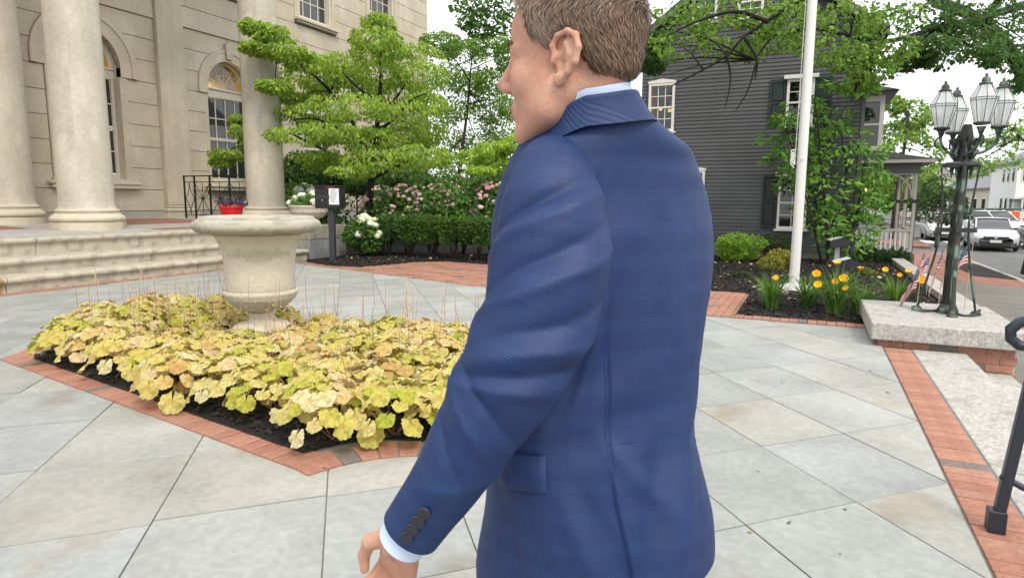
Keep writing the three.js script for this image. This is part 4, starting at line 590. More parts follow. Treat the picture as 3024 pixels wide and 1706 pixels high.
const CL = {"dogwood":[[-12.25,5.46,-11.98,0.28,0.15],[-11.93,5.3,-12.21,0.4,0.17],[-12.25,4.98,-12.01,0.34,0.12],[-11.84,4.92,-12.42,0.53,0.15],[-11.56,4.8,-12.86,0.49,0.2],[-12.01,4.11,-12.22,0.33,0.13],[-12.59,4.05,-13.57,0.47,0.13],[-12.29,4.68,-14.1,0.8,0.26],[-11.71,5.03,-14.55,0.65,0.24],[-11.99,4.5,-14.7,0.93,0.28],[-11.02,4.69,-14.68,0.85,0.3],[-11.12,6.23,-15.31,0.39,0.22],[-9.95,5.31,-13.53,0.49,0.21],[-10.4,5.19,-14.37,0.62,0.21],[-10.35,5.32,-15.58,0.77,0.31],[-9.65,4.66,-15.08,0.58,0.32],[-10.63,4.33,-15.2,0.87,0.28],[-10.37,3.69,-13.3,0.98,0.22],[-11.8,3.6,-13.49,0.83,0.21],[-9.55,3.64,-13.99,0.8,0.24],[-9.33,3.89,-14.86,0.42,0.31],[-12.57,3.47,-13.37,0.47,0.23],[-14.43,3.16,-13.18,0.22,0.24],[-14.61,2.59,-13.01,0.37,0.14],[-14.38,2.91,-13.38,0.24,0.24],[-14.54,3.56,-13.41,0.18,0.13],[-14.65,2.4,-12.85,0.22,0.09],[-11.41,2.93,-12.45,0.68,0.19],[-11.02,3.08,-13.16,0.8,0.2],[-10.37,2.95,-13.59,0.8,0.22],[-10.47,3.14,-15.13,0.76,0.26],[-11.6,2.52,-14.14,0.86,0.19],[-9.81,2.39,-13.47,0.79,0.22],[-9.84,3.23,-15.14,0.65,0.32],[-8.89,2.49,-13.86,0.59,0.26],[-11.96,2.44,-13.61,0.53,0.17],[-10.47,2.09,-13.04,0.49,0.14]],"dogwoodLimbs":[[[-10.4,-0.03,-13.66],[-10.49,1.71,-13.89],[-10.46,2.43,-14.01],[-10.43,3.25,-14.14],[-10.42,4.49,-14.34],[-10.54,5.92,-14.5]],[[-10.46,3.15,-14.12],[-9.87,3.42,-14.1],[-9.42,3.85,-14.15],[-9.01,4.04,-14.25]],[[-10.47,2.84,-14.07],[-11.07,3.18,-14.17],[-11.39,3.7,-14.1],[-11.6,4.17,-13.75],[-11.72,4.5,-13.3],[-11.97,4.97,-12.36],[-12.19,5.22,-11.97]],[[-10.48,2.43,-14.0],[-9.73,2.62,-14.04],[-8.89,2.71,-14.22]],[[-10.49,2.12,-13.95],[-11.48,2.45,-13.99],[-12.56,2.9,-14.0],[-13.52,3.24,-13.83],[-14.49,2.8,-13.32]],[[-10.47,2.64,-14.03],[-10.76,3.04,-13.29],[-11.28,3.35,-12.88],[-11.81,3.35,-12.63]],[[-10.43,3.46,-14.18],[-10.35,4.17,-14.99],[-10.12,4.85,-15.42]],[[-10.41,3.87,-14.25],[-10.56,4.17,-13.56],[-10.95,4.57,-13.44]],[[-10.47,1.92,-13.92],[-9.78,2.16,-13.84],[-9.23,2.41,-14.01]]],"backTree":[[-13.2,7.26,-22.05,0.68,0.38],[-14.55,7.96,-26.37,0.89,0.44],[-12.04,7.52,-23.78,0.79,0.35],[-11.31,7.06,-24.08,0.63,0.47],[-15.58,7.0,-26.36,0.91,0.54],[-14.3,6.55,-26.27,0.8,0.44],[-11.99,6.19,-24.04,0.72,0.48],[-15.6,5.55,-26.01,1.08,0.63],[-13.54,4.92,-24.52,1.01,0.5],[-12.82,5.36,-25.69,0.86,0.6],[-11.04,5.34,-23.88,0.63,0.63],[-15.29,4.1,-25.82,1.26,0.63],[-13.38,3.83,-25.27,1.21,0.6],[-12.92,4.49,-27.12,0.9,0.63],[-15.42,2.84,-25.31,1.25,0.54],[-12.66,2.54,-23.23,1.12,0.48],[-11.64,2.72,-24.08,0.97,0.49]],"backTree2":[[-7.27,5.66,-13.37,0.36,0.16],[-6.84,5.48,-13.51,0.4,0.18],[-6.55,5.66,-13.53,0.44,0.18],[-7.1,5.23,-13.63,0.32,0.13],[-6.67,5.5,-14.41,0.37,0.23],[-7.2,5.28,-13.06,0.22,0.11]],"limeTree":[[-7.64,2.48,-14.22,0.39,0.18],[-7.02,2.64,-14.08,0.43,0.19],[-6.57,2.5,-14.23,0.47,0.24],[-7.17,2.3,-14.6,0.54,0.18],[-6.58,2.76,-14.49,0.38,0.24],[-7.23,2.12,-13.87,0.33,0.11],[-6.21,2.38,-14.6,0.38,0.24]],"darkBack":[[-15.41,2.44,-16.76,0.66,0.66],[-13.84,2.02,-16.27,0.63,0.38],[-12.77,2.08,-18.4,1.07,0.54],[-10.73,1.79,-17.61,1.12,0.44],[-10.15,1.82,-19.17,1.19,0.46],[-9.27,1.96,-19.77,0.8,0.53],[-12.99,1.78,-16.55,0.75,0.37],[-11.94,1.15,-18.31,2.12,0.4],[-15.7,2.15,-15.98,0.51,0.64],[-8.38,2.08,-19.72,0.78,0.78]],"pinkH":[[-10.71,1.41,-13.96,0.52,0.38],[-10.05,1.36,-14.28,0.52,0.38],[-9.41,1.36,-14.63,0.58,0.38],[-8.91,1.42,-15.22,0.59,0.41],[-8.08,1.47,-15.27,0.58,0.42],[-7.56,1.53,-15.77,0.53,0.45]],"whiteH":[],"hedge":[],"oak":[[-3.04,4.87,-13.66,0.4,0.24],[-2.62,5.12,-13.92,0.48,0.24],[-2.5,4.3,-12.65,0.37,0.16],[-2.11,4.45,-12.88,0.45,0.21],[-1.91,4.91,-13.38,0.53,0.23],[-1.67,4.57,-13.94,0.47,0.24],[-1.27,4.63,-12.8,0.43,0.25],[-1.22,4.4,-14.07,0.39,0.16],[-0.91,5.05,-14.41,0.47,0.28],[-0.82,4.61,-14.51,0.4,0.24],[-0.48,4.53,-13.0,0.35,0.28],[0.03,4.98,-15.13,0.48,0.32],[0.12,4.13,-13.33,0.43,0.25],[0.49,4.83,-14.11,0.44,0.3],[0.49,4.13,-14.54,0.31,0.19],[0.78,4.65,-15.37,0.4,0.32],[0.89,3.88,-14.14,0.3,0.19],[0.62,3.77,-15.17,0.28,0.16],[1.21,4.79,-14.84,0.46,0.31],[1.13,4.16,-14.24,0.33,0.18]],"oak2":[[1.91,5.42,-17.13,0.52,0.3],[2.35,4.91,-16.88,0.51,0.3],[1.95,4.68,-16.4,0.42,0.21],[2.7,5.31,-17.03,0.51,0.29],[3.08,5.04,-18.6,0.55,0.28],[3.73,5.7,-19.82,0.58,0.39],[3.59,4.66,-17.37,0.42,0.34],[3.08,4.42,-16.8,0.33,0.17],[4.14,5.99,-20.03,0.48,0.34],[1.8,4.59,-17.53,0.36,0.16],[2.32,4.52,-17.42,0.35,0.14],[3.83,4.11,-17.6,0.34,0.26],[4.5,5.27,-19.04,0.54,0.45],[4.97,4.67,-19.79,0.57,0.47],[1.32,4.19,-17.04,0.22,0.11],[-3.43,4.41,-14.79,0.22,0.13],[-3.14,4.64,-13.98,0.25,0.21],[-3.44,4.38,-16.1,0.24,0.11]],"oakLimbs":[[[7.88,1.26,-28.64],[7.02,3.76,-27.5],[6.02,5.15,-26.14],[5.12,5.92,-24.73],[4.3,6.36,-23.31],[3.45,6.52,-21.83]],[[6.06,4.98,-26.25],[6.38,6.76,-25.44],[6.16,8.07,-24.43]],[[4.21,6.19,-23.24],[4.13,6.63,-22.16],[4.4,7.14,-21.25]],[[4.86,6.59,-21.94],[3.5,5.84,-19.52],[2.16,5.11,-17.13],[0.99,4.55,-15.17],[0.46,4.56,-14.48],[-0.17,4.65,-13.98]],[[3.45,6.52,-21.83],[1.32,6.0,-16.88],[-0.44,4.93,-13.01],[-0.91,4.49,-12.5],[-1.27,4.23,-12.3],[-1.52,3.92,-12.25],[-1.9,3.7,-12.15],[-2.43,3.45,-12.09]],[[-1.27,4.23,-12.3],[-1.14,4.04,-12.33],[-1.03,3.83,-12.35],[-1.05,3.51,-12.4]],[[-1.03,3.83,-12.35],[-1.16,3.3,-12.32],[-1.34,2.97,-12.29]],[[-1.52,3.92,-12.25],[-1.44,3.51,-12.22],[-1.49,3.03,-12.12]],[[-0.17,4.65,-13.98],[-0.83,4.45,-13.42],[-1.14,4.01,-13.21]],[[0.99,4.55,-15.17],[0.71,4.07,-14.75],[0.6,3.52,-14.5]],[[2.16,5.11,-17.13],[1.77,4.67,-16.66],[1.22,4.37,-16.14]],[[-0.91,4.49,-12.5],[-1.4,4.6,-12.07],[-2.07,4.39,-11.73],[-2.42,4.19,-11.54]]],"magnolia":[[-0.66,3.18,-15.68,0.24,0.12],[-0.34,3.6,-16.4,0.32,0.14],[-0.84,2.87,-16.44,0.37,0.13],[-0.52,2.67,-15.78,0.35,0.16],[0.02,3.09,-16.76,0.41,0.2],[0.34,3.3,-17.18,0.46,0.23],[0.53,2.81,-16.84,0.45,0.27],[-0.02,2.46,-16.7,0.37,0.18],[-0.73,2.32,-15.6,0.31,0.16],[0.48,2.17,-16.5,0.49,0.27],[-0.24,2.07,-15.83,0.4,0.18],[-0.53,1.82,-16.44,0.32,0.17],[0.86,2.43,-16.56,0.4,0.22],[0.27,1.73,-16.35,0.49,0.22],[0.87,1.65,-17.23,0.47,0.28],[0.56,1.19,-16.85,0.55,0.28],[1.0,0.91,-17.15,0.42,0.28],[0.32,0.93,-16.26,0.4,0.2],[1.15,2.0,-16.84,0.31,0.22],[0.05,1.28,-16.49,0.37,0.18],[1.19,1.29,-16.74,0.27,0.27],[0.74,0.5,-16.21,0.44,0.22],[0.86,3.95,-16.91,0.27,0.14],[0.63,4.07,-16.54,0.26,0.13],[0.37,3.98,-16.66,0.27,0.11]],"magLimbs":[[[0.4,0.21,-16.24],[0.32,0.93,-16.31],[0.17,1.9,-16.28],[0.02,2.95,-16.26],[-0.11,3.73,-16.21]],[[0.61,0.16,-16.44],[0.64,1.1,-16.71],[0.67,2.1,-16.98],[0.42,3.28,-17.05]],[[0.28,0.22,-16.07],[-0.02,1.11,-15.85],[-0.32,2.06,-15.63],[-0.6,2.91,-15.52]],[[0.53,0.17,-16.29],[0.9,0.93,-16.69],[1.0,1.92,-17.0],[1.05,2.55,-17.11]]],"streetTrees":[[[5.09,6.65,-47.03,0.97,1.1],[4.25,5.68,-46.4,0.85,0.97],[5.85,5.81,-46.05,0.83,0.95],[4.8,4.6,-44.95,1.17,1.05],[5.82,4.11,-44.81,0.93,0.93],[3.87,3.82,-43.03,0.68,0.91],[5.23,2.95,-44.14,1.38,0.92],[4.61,2.53,-45.49,0.96,0.96],[4.13,7.08,-46.25,0.6,0.72]],[[5.57,2.12,-36.96,0.76,0.67],[5.17,1.56,-37.26,0.77,0.58],[6.06,1.37,-37.63,0.77,0.58],[5.37,0.79,-37.12,0.96,0.42],[6.25,0.7,-37.47,0.67,0.38]],[[11.29,4.4,-55.75,1.67,0.83],[12.32,4.83,-54.52,1.34,1.07],[10.01,3.83,-54.83,1.11,0.69],[12.09,6.92,-54.37,1.2,1.33],[11.39,6.21,-54.85,1.08,0.81],[10.47,5.5,-55.58,0.83,0.56],[13.64,5.76,-56.73,1.38,1.66]]],"lowShrubs":[[[-1.55,0.51,-15.51,0.36,0.16],[-1.24,0.43,-15.93,0.35,0.18],[-1.72,0.36,-15.57,0.27,0.16]],[[-0.56,0.24,-14.28,0.24,0.2],[-0.68,0.14,-13.95,0.24,0.18],[-0.4,0.16,-14.32,0.16,0.18]],[[-0.75,0.43,-16.52,0.33,0.21]],[[0.57,0.0,-15.84,0.23,0.14]],[[1.49,0.03,-17.36,0.47,0.22],[1.24,0.11,-17.42,0.28,0.19],[1.84,0.07,-17.61,0.28,0.17]],[[0.69,-0.08,-14.01,0.23,0.08],[0.95,0.02,-13.95,0.23,0.08],[0.75,0.08,-14.0,0.15,0.15]],[[-1.07,-0.0,-12.41,0.16,0.1]]]};
// =====================================================================  plants
const leafMat = (o = {}) => new THREE.MeshPhysicalMaterial({ color: lin(1, 1, 1), vertexColors: true, roughness: 1, transmission: .45, thickness: 0, side: THREE.DoubleSide, specularIntensity: .3, ...o });
M.leaf = leafMat(); M.leafGloss = leafMat({ roughness: .92, transmission: .3, specularIntensity: .5 });
// a crown of separate folded leaves spread through ellipsoid clumps
function leaves(clumps, { per = 200, size = .12, wide = .32, droop = .5, cols, thick = 1, rnd: R1 = rnd, hollow = .35, spread = 1, gap = .42, gs = 1.6, seed = 1 }) {
  const pos = [], nor = [], col = []; const d = V3(), w = V3(), n = V3(), b = V3(), tp = V3(), l = V3(), r = V3(), e1 = V3(), e2 = V3();
  const q = (...a) => a.forEach(p => pos.push(p.x, p.y, p.z));
  for (const c of clumps) {
    const [x, y, z, rx, ry] = c, rz = c[5] ?? rx * thick; const N = Math.round(per * (c[6] ?? 1));
    for (let i = 0; i < N; i++) {
      const u = R1() * 2 - 1, a = R1() * 6.283, s = Math.sqrt(1 - u * u), k = hollow + (1 - hollow) * Math.cbrt(R1()); const px = x + s * Math.cos(a) * rx * k * spread, py = y + u * ry * k * spread, pz = z + s * Math.sin(a) * rz * k * spread;
      if (vnoise(px * gs + seed * 7, py * gs * 1.4 + 50, pz * gs + 90) < gap * (k > .8 ? 1.1 : .9)) continue;
      const S = size * (.65 + .7 * R1()); d.set(R1() - .5 + s * Math.cos(a) * .6, (R1() - .5) * .8 - droop, R1() - .5 + s * Math.sin(a) * .6).normalize(); w.set(R1() - .5, R1() - .5, R1() - .5).cross(d).normalize(); n.crossVectors(w, d); if (n.y < 0) n.negate();
      b.set(px, py, pz); tp.copy(b).addScaledVector(d, S); l.copy(b).addScaledVector(d, S * .42).addScaledVector(w, S * wide).addScaledVector(n, -S * .10); r.copy(b).addScaledVector(d, S * .42).addScaledVector(w, -S * wide).addScaledVector(n, -S * .10);
      q(b, tp, l, b, r, tp);
      e1.subVectors(tp, b).cross(e2.subVectors(l, b)).normalize(); for (let m = 0; m < 3; m++) nor.push(e1.x, e1.y, e1.z); e1.subVectors(r, b).cross(e2.subVectors(tp, b)).normalize(); for (let m = 0; m < 3; m++) nor.push(e1.x, e1.y, e1.z);
      const cc = cols[Math.floor(R1() * cols.length)], v = .8 + .4 * R1(); for (let m = 0; m < 6; m++) col.push(cc[0] * v, cc[1] * v, cc[2] * v);
    }
  }
  const g = new THREE.BufferGeometry(); g.setAttribute('position', new THREE.Float32BufferAttribute(pos, 3)); g.setAttribute('normal', new THREE.Float32BufferAttribute(nor, 3)); g.setAttribute('color', new THREE.Float32BufferAttribute(col, 3)); return g;
}
const rel = (cl, o) => cl.map(c => [c[0] - o[0], c[1] - o[1], c[2] - o[2], ...c.slice(3)]);
const relP = (pts, o) => pts.map(p => [p[0] - o[0], p[1] - o[1], p[2] - o[2]]);
// twigs from limb points to the clumps so that no clump floats
function twigs(cl, limbs, r0 = .02, r1 = .006) { const all = limbs.flat(); return cl.map(c => { let best = all[0], bd = 1e9; for (const p of all) { const d = (p[0] - c[0]) ** 2 + (p[1] - c[1]) ** 2 + (p[2] - c[2]) ** 2; if (d < bd) { bd = d; best = p; } } return limb([best, [lerp(best[0], c[0], .5), lerp(best[1], c[1], .5) + .08, lerp(best[2], c[2], .5)], [c[0], c[1], c[2]]], [r0, r1], 5, 3); }); }
const G_dog = [[.30, .45, .05], [.36, .50, .065], [.25, .40, .045], [.40, .51, .08], [.20, .34, .045]];
const G_mid = [[.10, .22, .035], [.13, .27, .045], [.08, .18, .03], [.17, .30, .055]];
const G_dark = [[.05, .115, .024], [.065, .14, .03], [.04, .09, .02], [.08, .17, .03]];
const G_light = [[.24, .39, .07], [.29, .43, .09], [.19, .33, .06]];
{ // dogwood in front of the courthouse
  const o = [CL.dogwoodLimbs[0][0][0], 0, CL.dogwoodLimbs[0][0][2]]; const t = thing('dogwood_tree', 'light green layered dogwood tree in front of the courthouse wall', 'tree', o);
  const L = CL.dogwoodLimbs.map(l => relP(l, o)); L[0][0][1] = 0; const cl = rel(CL.dogwood, o);
  add('trunk', mg(L.map((l, i) => limb(l, i ? [.05, .035, .018] : [.12, .10, .08, .06, .04, .015], 8, 4))), M.darkBark, t);
  add('twigs', mg(twigs(cl, L, .018, .006)), M.darkBark, t).userData.kind = 'stuff';
  add('crown', leaves(cl, { per: 1000, size: .115, wide: .26, droop: .7, cols: G_dog, thick: 1.15, gap: .33, gs: 2.4, spread: 1.22 }), M.leaf, t);
}
function simpleTree(name, label, cl0, o, opts, trunkR, bark = M.bark, group) {
  const t = thing(name, label, 'tree', o, 0, group); const cl = rel(cl0, o); const top = Math.max(...cl.map(c => c[1])), mx = cl.reduce((s, c) => s + c[0], 0) / cl.length, mz = cl.reduce((s, c) => s + c[2], 0) / cl.length;
  const main = [[0, 0, 0], [mx * .2, top * .3, mz * .2], [mx * .6, top * .6, mz * .6], [mx, top, mz]];
  add('trunk', limb(main, [trunkR, trunkR * .8, trunkR * .5, trunkR * .15], 8, 4), bark, t);
  const c = new THREE.CatmullRomCurve3(main.map(p => V3(...p))); const pts = [...Array(12)].map((_, i) => c.getPointAt(.25 + i * .06).toArray());
  add('limbs', mg(twigs(cl, [pts], trunkR * .3, .012)), bark, t).userData.kind = 'stuff';
  add('crown', leaves(cl, opts), opts.mat || M.leaf, t); return t;
}
simpleTree('garden_tree', 'airy pale green tree beyond the courthouse corner', CL.backTree, [-12.6, -.06, -22.0], { per: 1300, size: .13, wide: .3, droop: .3, cols: [...G_light, ...G_light, ...G_mid], gap: .34, gs: 1.5, spread: 1.25, hollow: .1 }, .10);
simpleTree('garden_tree', 'bright lime green small tree behind the pink hydrangeas', CL.limeTree, [-6.2, 0, -14.6], { per: 420, size: .13, wide: .25, droop: .6, cols: [[.34, .52, .05], [.42, .57, .07], [.27, .46, .05]], gap: .3, gs: 2 }, .05, M.darkBark);
{ // shaded evergreen understorey behind the flowers: separate bushes
  const labs = ['dark bush against the courthouse wall left of the letter box', 'dark bush behind the letter box', 'dark bush under the right side of the dogwood', 'dark bush behind the pink hydrangeas near the dogwood', 'dark bush behind the middle of the pink hydrangeas', 'dark bush behind the right end of the pink hydrangeas', 'dark bush under the dogwood trunk', 'broad dark bush low behind the flower row', 'dark bush against the wall behind the corner column', 'dark bush behind the standing man'];
  CL.darkBack.forEach((c, i) => { const o = [c[0], 0, c[2]]; const t = thing('evergreen_bush', labs[i], 'bush', o); const cl = []; const n = 5; for (let k = 0; k < n; k++) cl.push([rr(-.5, .5) * c[3], c[1] + rr(-.4, .4) * c[4], rr(-.4, .4), c[3] * .62, c[4] * .7]); cl.push([0, c[1] * .45, 0, c[3] * .8, c[1] * .5]);
    add('stem', limb([[0, 0, 0], [rr(-.1, .1), c[1] * .6, 0], [0, c[1] + .1, 0]], [.05, .03, .01], 6, 3), M.darkBark, t); add('foliage', leaves(cl, { per: 420, size: .12, wide: .3, droop: .35, cols: [...G_dark, ...G_mid], gap: .3, gs: 2 }), M.leaf, t); });
}
// ---- hydrangeas
const gHead = (() => { const vs = []; for (let k = 0; k < 4; k++) { const g = new THREE.IcosahedronGeometry(1, 3); const p = g.attributes.position; for (let i = 0; i < p.count; i++) { const v = V3().fromBufferAttribute(p, i); const n = vnoise(v.x * 4.5 + k * 9, v.y * 4.5 + 20, v.z * 4.5 + 30); v.multiplyScalar(.78 + .4 * n); v.y *= .82; p.setXYZ(i, v.x, v.y, v.z); } g.computeVertexNormals(); vs.push(g); } return vs; })();
const pinkM = [[.62, .36, .38], [.66, .44, .43], [.58, .34, .33], [.70, .53, .50], [.50, .32, .27]].map(c => mat(lin(...c), .85)), whiteM = [[.70, .72, .58], [.74, .75, .66], [.62, .67, .45]].map(c => mat(lin(...c), .85));
function hydrangea(label, o, w, h, d, nHeads, mats, rHead, group) {
  const t = thing('hydrangea_shrub', label, 'shrub', o, 0, group); const cl = []; for (let k = 0; k < 9; k++) cl.push([rr(-.4, .4) * w, h * rr(.35, .82), rr(-.35, .35) * d, w * .32, h * .22]);
  add('stems', mg([...Array(6)].map(() => limb([[rr(-.08, .08), 0, rr(-.08, .08)], [rr(-.2, .2) * w, h * .4, rr(-.2, .2)], [rr(-.4, .4) * w, h * .8, rr(-.3, .3) * d]], [.014, .008], 5, 3))), M.bark, t);
  add('foliage', leaves(cl, { per: 260, size: .12, wide: .36, droop: .25, cols: [...G_mid, [.07, .17, .025]], gap: .22, gs: 2.4 }), M.leaf, t);
  for (let i = 0; i < nHeads; i++) { const a = rr(-1.7, 1.7), u = rr(-.1, .95), s = Math.sqrt(1 - Math.min(.98, u * u)); const m = add('flower_head', gHead[i % 4], mats[Math.floor(rnd() * mats.length)], t); const q = rHead * rr(.65, 1.25); m.scale.set(q, q, q); m.rotation.y = rr(0, 6); m.position.set(Math.sin(a) * s * w * .52, h * (.55 + .45 * u), Math.cos(a) * s * d * .52); }
}
const pk = ['pink hydrangea under the dogwood beside the letter box', 'pink hydrangea second from the letter box', 'pink hydrangea third from the letter box', 'pink hydrangea fourth from the letter box', 'pink hydrangea fifth from the letter box', 'pink hydrangea at the right end of the row by the man'];
[-10.3, -9.5, -8.7, -7.9, -7.1, -6.3].forEach((x, i) => hydrangea(pk[i], [x, 0, -14.0 - i * .06], 1.05, 1.72 + .03 * i + rr(-.06, .06), .9, 54, pinkM, .052, 'pink hydrangeas behind the hedge'));
hydrangea('white hydrangea growing at the left end of the clipped hedge', [-9.75, 0, -12.75], .75, 1.02, .7, 15, whiteM, .085, 'white hydrangeas');
hydrangea('white hydrangea beyond the stone bowl planter', [-12.7, 0, -14.2], 1.3, 1.85, .9, 16, whiteM, .13, 'white hydrangeas');
hydrangea('white hydrangea spilling through the porch railing', [-13.9, 0, -13.55], 1.2, 1.55, .8, 12, whiteM, .12, 'white hydrangeas');
{ const t = thing('planter_flowers', 'green and white flowers filling the carved stone bowl', 'flowers', [-11.2, 1.19, -12.35]); add('foliage', leaves([[0, .12, 0, .42, .18], [.15, .16, .05, .3, .16], [-.2, .2, 0, .26, .2]], { per: 170, size: .1, droop: .3, cols: G_mid, gap: .2, gs: 3 }), M.leaf, t); for (const [x, y, z] of [[-.38, .1, .18], [-.28, .22, .1], [-.42, .22, -.05], [.38, .14, .2], [-.1, .28, .1], [.1, .34, -.1], [.25, .3, 0]]) { const m = add('flower_head', gHead[0], whiteM[1], t); m.scale.setScalar(.105); m.position.set(x, y, z); } }
// ---- clipped hedge: a row of separate shrubs on bare stems
const hl = ['first hedge shrub beside the white hydrangea', 'second hedge shrub from the letter box', 'third hedge shrub from the letter box', 'fourth hedge shrub from the letter box', 'fifth hedge shrub from the letter box', 'sixth hedge shrub from the letter box', 'hedge shrub nearest the man in the blue suit', 'hedge shrub hidden mostly behind the man'];
for (let i = 0; i < 8; i++) {
  const x = -9.35 + i * .62, z = -13.0 - .05 * Math.sin(i); const t = thing('hedge_shrub', 'clipped green ' + hl[i], 'hedge', [x, 0, z], 0, 'clipped hedge along the brick walk');
  add('stems', mg([...Array(9)].map(() => { const a = rr(0, 6.3), s = rr(.12, .26); return limb([[Math.cos(a) * .04, 0, Math.sin(a) * .04], [Math.cos(a) * s * .5, .28, Math.sin(a) * s * .5], [Math.cos(a) * s, .62, Math.sin(a) * s]], [.012, .007], 5, 3); })), M.bark, t);
  const cl = [[0, .80, 0, .36, .2, .32], [-.15, .72, .12, .24, .18, .2], [.16, .70, .1, .24, .2, .2], [0, .92, 0, .36, .09, .32], [rr(-.2, .2), .5, .2, .16, .14, .12, .5]];
  add('foliage', leaves(cl, { per: 620, size: .06, wide: .36, droop: .0, cols: [[.06, .15, .02], [.08, .19, .025], [.045, .11, .018], [.12, .25, .03]], gap: .2, gs: 4 }), M.leaf, t);
}
// ---- the great street tree whose boughs hang over the garden
{
  const o = [5.95, -.6, -22.2]; const t = thing('street_tree', 'large street tree with dark boughs hanging over the grey house', 'tree', o); const L = CL.oakLimbs.map(l => relP(l, o)); L[0] = [[0, 0, 0], [.02, .5, 0], [0, 2.2, .2], ...L[0].slice(1)]; const cl = [...rel(CL.oak, o), ...rel(CL.oak2, o)];
  const rad = [[.55, .34, .3, .27, .24, .2, .15], [.2, .15, .1], [.14, .1, .07], [.11, .095, .08, .06, .045, .025], [.15, .12, .085, .075, .065, .045, .03, .012], [.03, .02, .012], [.02, .008], [.025, .008], [.04, .02, .01], [.04, .02, .01], [.05, .03, .015], [.045, .03, .02, .012]];
  add('trunk', mg(L.map((l, i) => limb(l, rad[i] || [.04, .015], 9, 5))), M.darkBark, t);
  add('twigs', mg(twigs(cl, L, .022, .006)), M.darkBark, t).userData.kind = 'stuff';
  add('crown', leaves(rel(CL.oak, o), { per: 560, size: .095, wide: .34, droop: .35, cols: [[.13, .25, .03], [.17, .31, .04], [.09, .19, .026], [.24, .37, .055]], thick: 1.6, gap: .48, gs: 2.9, spread: 1.4, hollow: .1 }), M.leaf, t);
  add('crown', leaves(rel(CL.oak2, o), { per: 760, size: .105, wide: .34, droop: .35, cols: [[.06, .13, .026], [.08, .17, .034], [.06, .14, .034], [.10, .2, .036]], thick: 1.5, gap: .47, gs: 2.6, spread: 1.3, hollow: .1 }), M.leaf, t);
}
{ const o = [-5.0, -.06, -17.0]; const t = thing('garden_tree', 'thin dark-twigged tree whose leaves show beside the head of the man', 'tree', o); const cl = rel(CL.backTree2, o); const L = [[[0, 0, 0], [-.1, 3, .5], [-.3, 5.4, 1.2], [cl[4][0], cl[4][1] + .1, cl[4][2]], [cl[2][0], cl[2][1], cl[2][2]]]]; add('trunk', limb(L[0], [.09, .07, .05, .012], 7, 4), M.darkBark, t); add('twigs', mg(twigs(cl, L, .010, .004)), M.darkBark, t).userData.kind = 'stuff'; add('crown', leaves(cl, { per: 260, size: .10, wide: .33, droop: .3, cols: [...G_dark, ...G_mid], gap: .42, gs: 2.4, spread: 1.2, hollow: .1 }), M.leaf, t); }
{ // many-stemmed magnolia beside the house
  const o = [CL.magLimbs[0][0][0], 0, CL.magLimbs[0][0][2]]; const t = thing('small_garden_tree', 'slender many-stemmed green tree in front of the house shutters', 'tree', o); const L = CL.magLimbs.map(l => relP(l, o)); L.forEach(l => l[0][1] = 0); const cl = rel(CL.magnolia, o);
  add('trunk', mg(L.map(l => limb(l, [.035, .028, .02, .008], 6, 4))), M.bark, t); add('twigs', mg(twigs(cl, L, .01, .004)), M.bark, t).userData.kind = 'stuff';
  add('crown', leaves(cl, { per: 150, size: .17, wide: .2, droop: .25, cols: [[.12, .28, .035], [.16, .34, .045], [.09, .22, .03], [.21, .4, .06]], thick: 1.0, gap: .36, gs: 2.4, spread: 1.3 }), M.leafGloss, t);
}
simpleTree('pavement_tree', 'pale green tree beyond the house porch', CL.streetTrees[0], [4.2, -.62, -42], { per: 520, size: .26, wide: .32, droop: .3, cols: [...G_light, [.12, .22, .03]], gap: .36, gs: .9 }, .16, M.bark);
simpleTree('pavement_tree', 'low dark olive tree behind the lamp post', CL.streetTrees[1], [5.2, -.62, -34.6], { per: 420, size: .16, wide: .3, droop: .3, cols: [[.05, .085, .03], [.07, .10, .04], [.035, .065, .025]], gap: .3, gs: 1.4 }, .07, M.bark);
simpleTree('pavement_tree', 'tall thin-leaved tree at the right edge beyond the parked cars', CL.streetTrees[2], [15.6, -.6, -46], { per: 330, size: .28, wide: .3, droop: .3, cols: G_light, gap: .44, gs: .8 }, .2, M.bark);
{
  const S = CL.lowShrubs; const sets = [[0, 'rounded bright green shrub under the house wall', 'shrub', [[.26, .46, .035], [.32, .54, .05], [.2, .38, .035]], .06], [1, 'golden green barberry shrub left of the flagpole', 'shrub', [[.30, .34, .05], [.36, .37, .06], [.22, .28, .05], [.3, .2, .05]], .05], [2, 'dull green shrub close to the foot of the house', 'shrub', [[.06, .11, .025], [.08, .12, .03]], .06], [3, 'small golden shrub behind the flood light', 'shrub', [[.17, .2, .035], [.2, .22, .04]], .05], [4, 'dark leafy shrub below the porch balusters', 'shrub', [[.03, .075, .02], [.045, .1, .025], [.022, .055, .016]], .13], [5, 'low spreading juniper with yellow-green tips', 'shrub', [[.16, .21, .04], [.12, .18, .035], [.2, .24, .05]], .08], [6, 'sparse low green plant in the mulch', 'plant', [[.04, .09, .025], [.06, .11, .03]], .05]];
  for (const [i, label, cat, cols, size] of sets) { const c0 = S[i][0], o = [c0[0], 0, c0[2]]; const t = thing('garden_shrub', label, cat, o); const cl = rel(S[i], o).flatMap(c => [c, [c[0] * .8, Math.max(.08, c[1] * .5), c[2], c[3] * .7, c[1] * .45, c[3] * .7]]); add('stems', mg([...Array(6)].map(() => limb([[rr(-.04, .04), 0, rr(-.04, .04)], [rr(-.1, .1), c0[1] * .5, rr(-.1, .1)], [rr(-.25, .25), c0[1], rr(-.2, .2)]], [.01, .004], 5, 3))), M.bark, t); add('foliage', leaves(cl, { per: i === 6 ? 130 : i === 4 ? 280 : 620, size, wide: .32, droop: -.15, cols, gap: .18, gs: 5 }), M.leaf, t); }
}
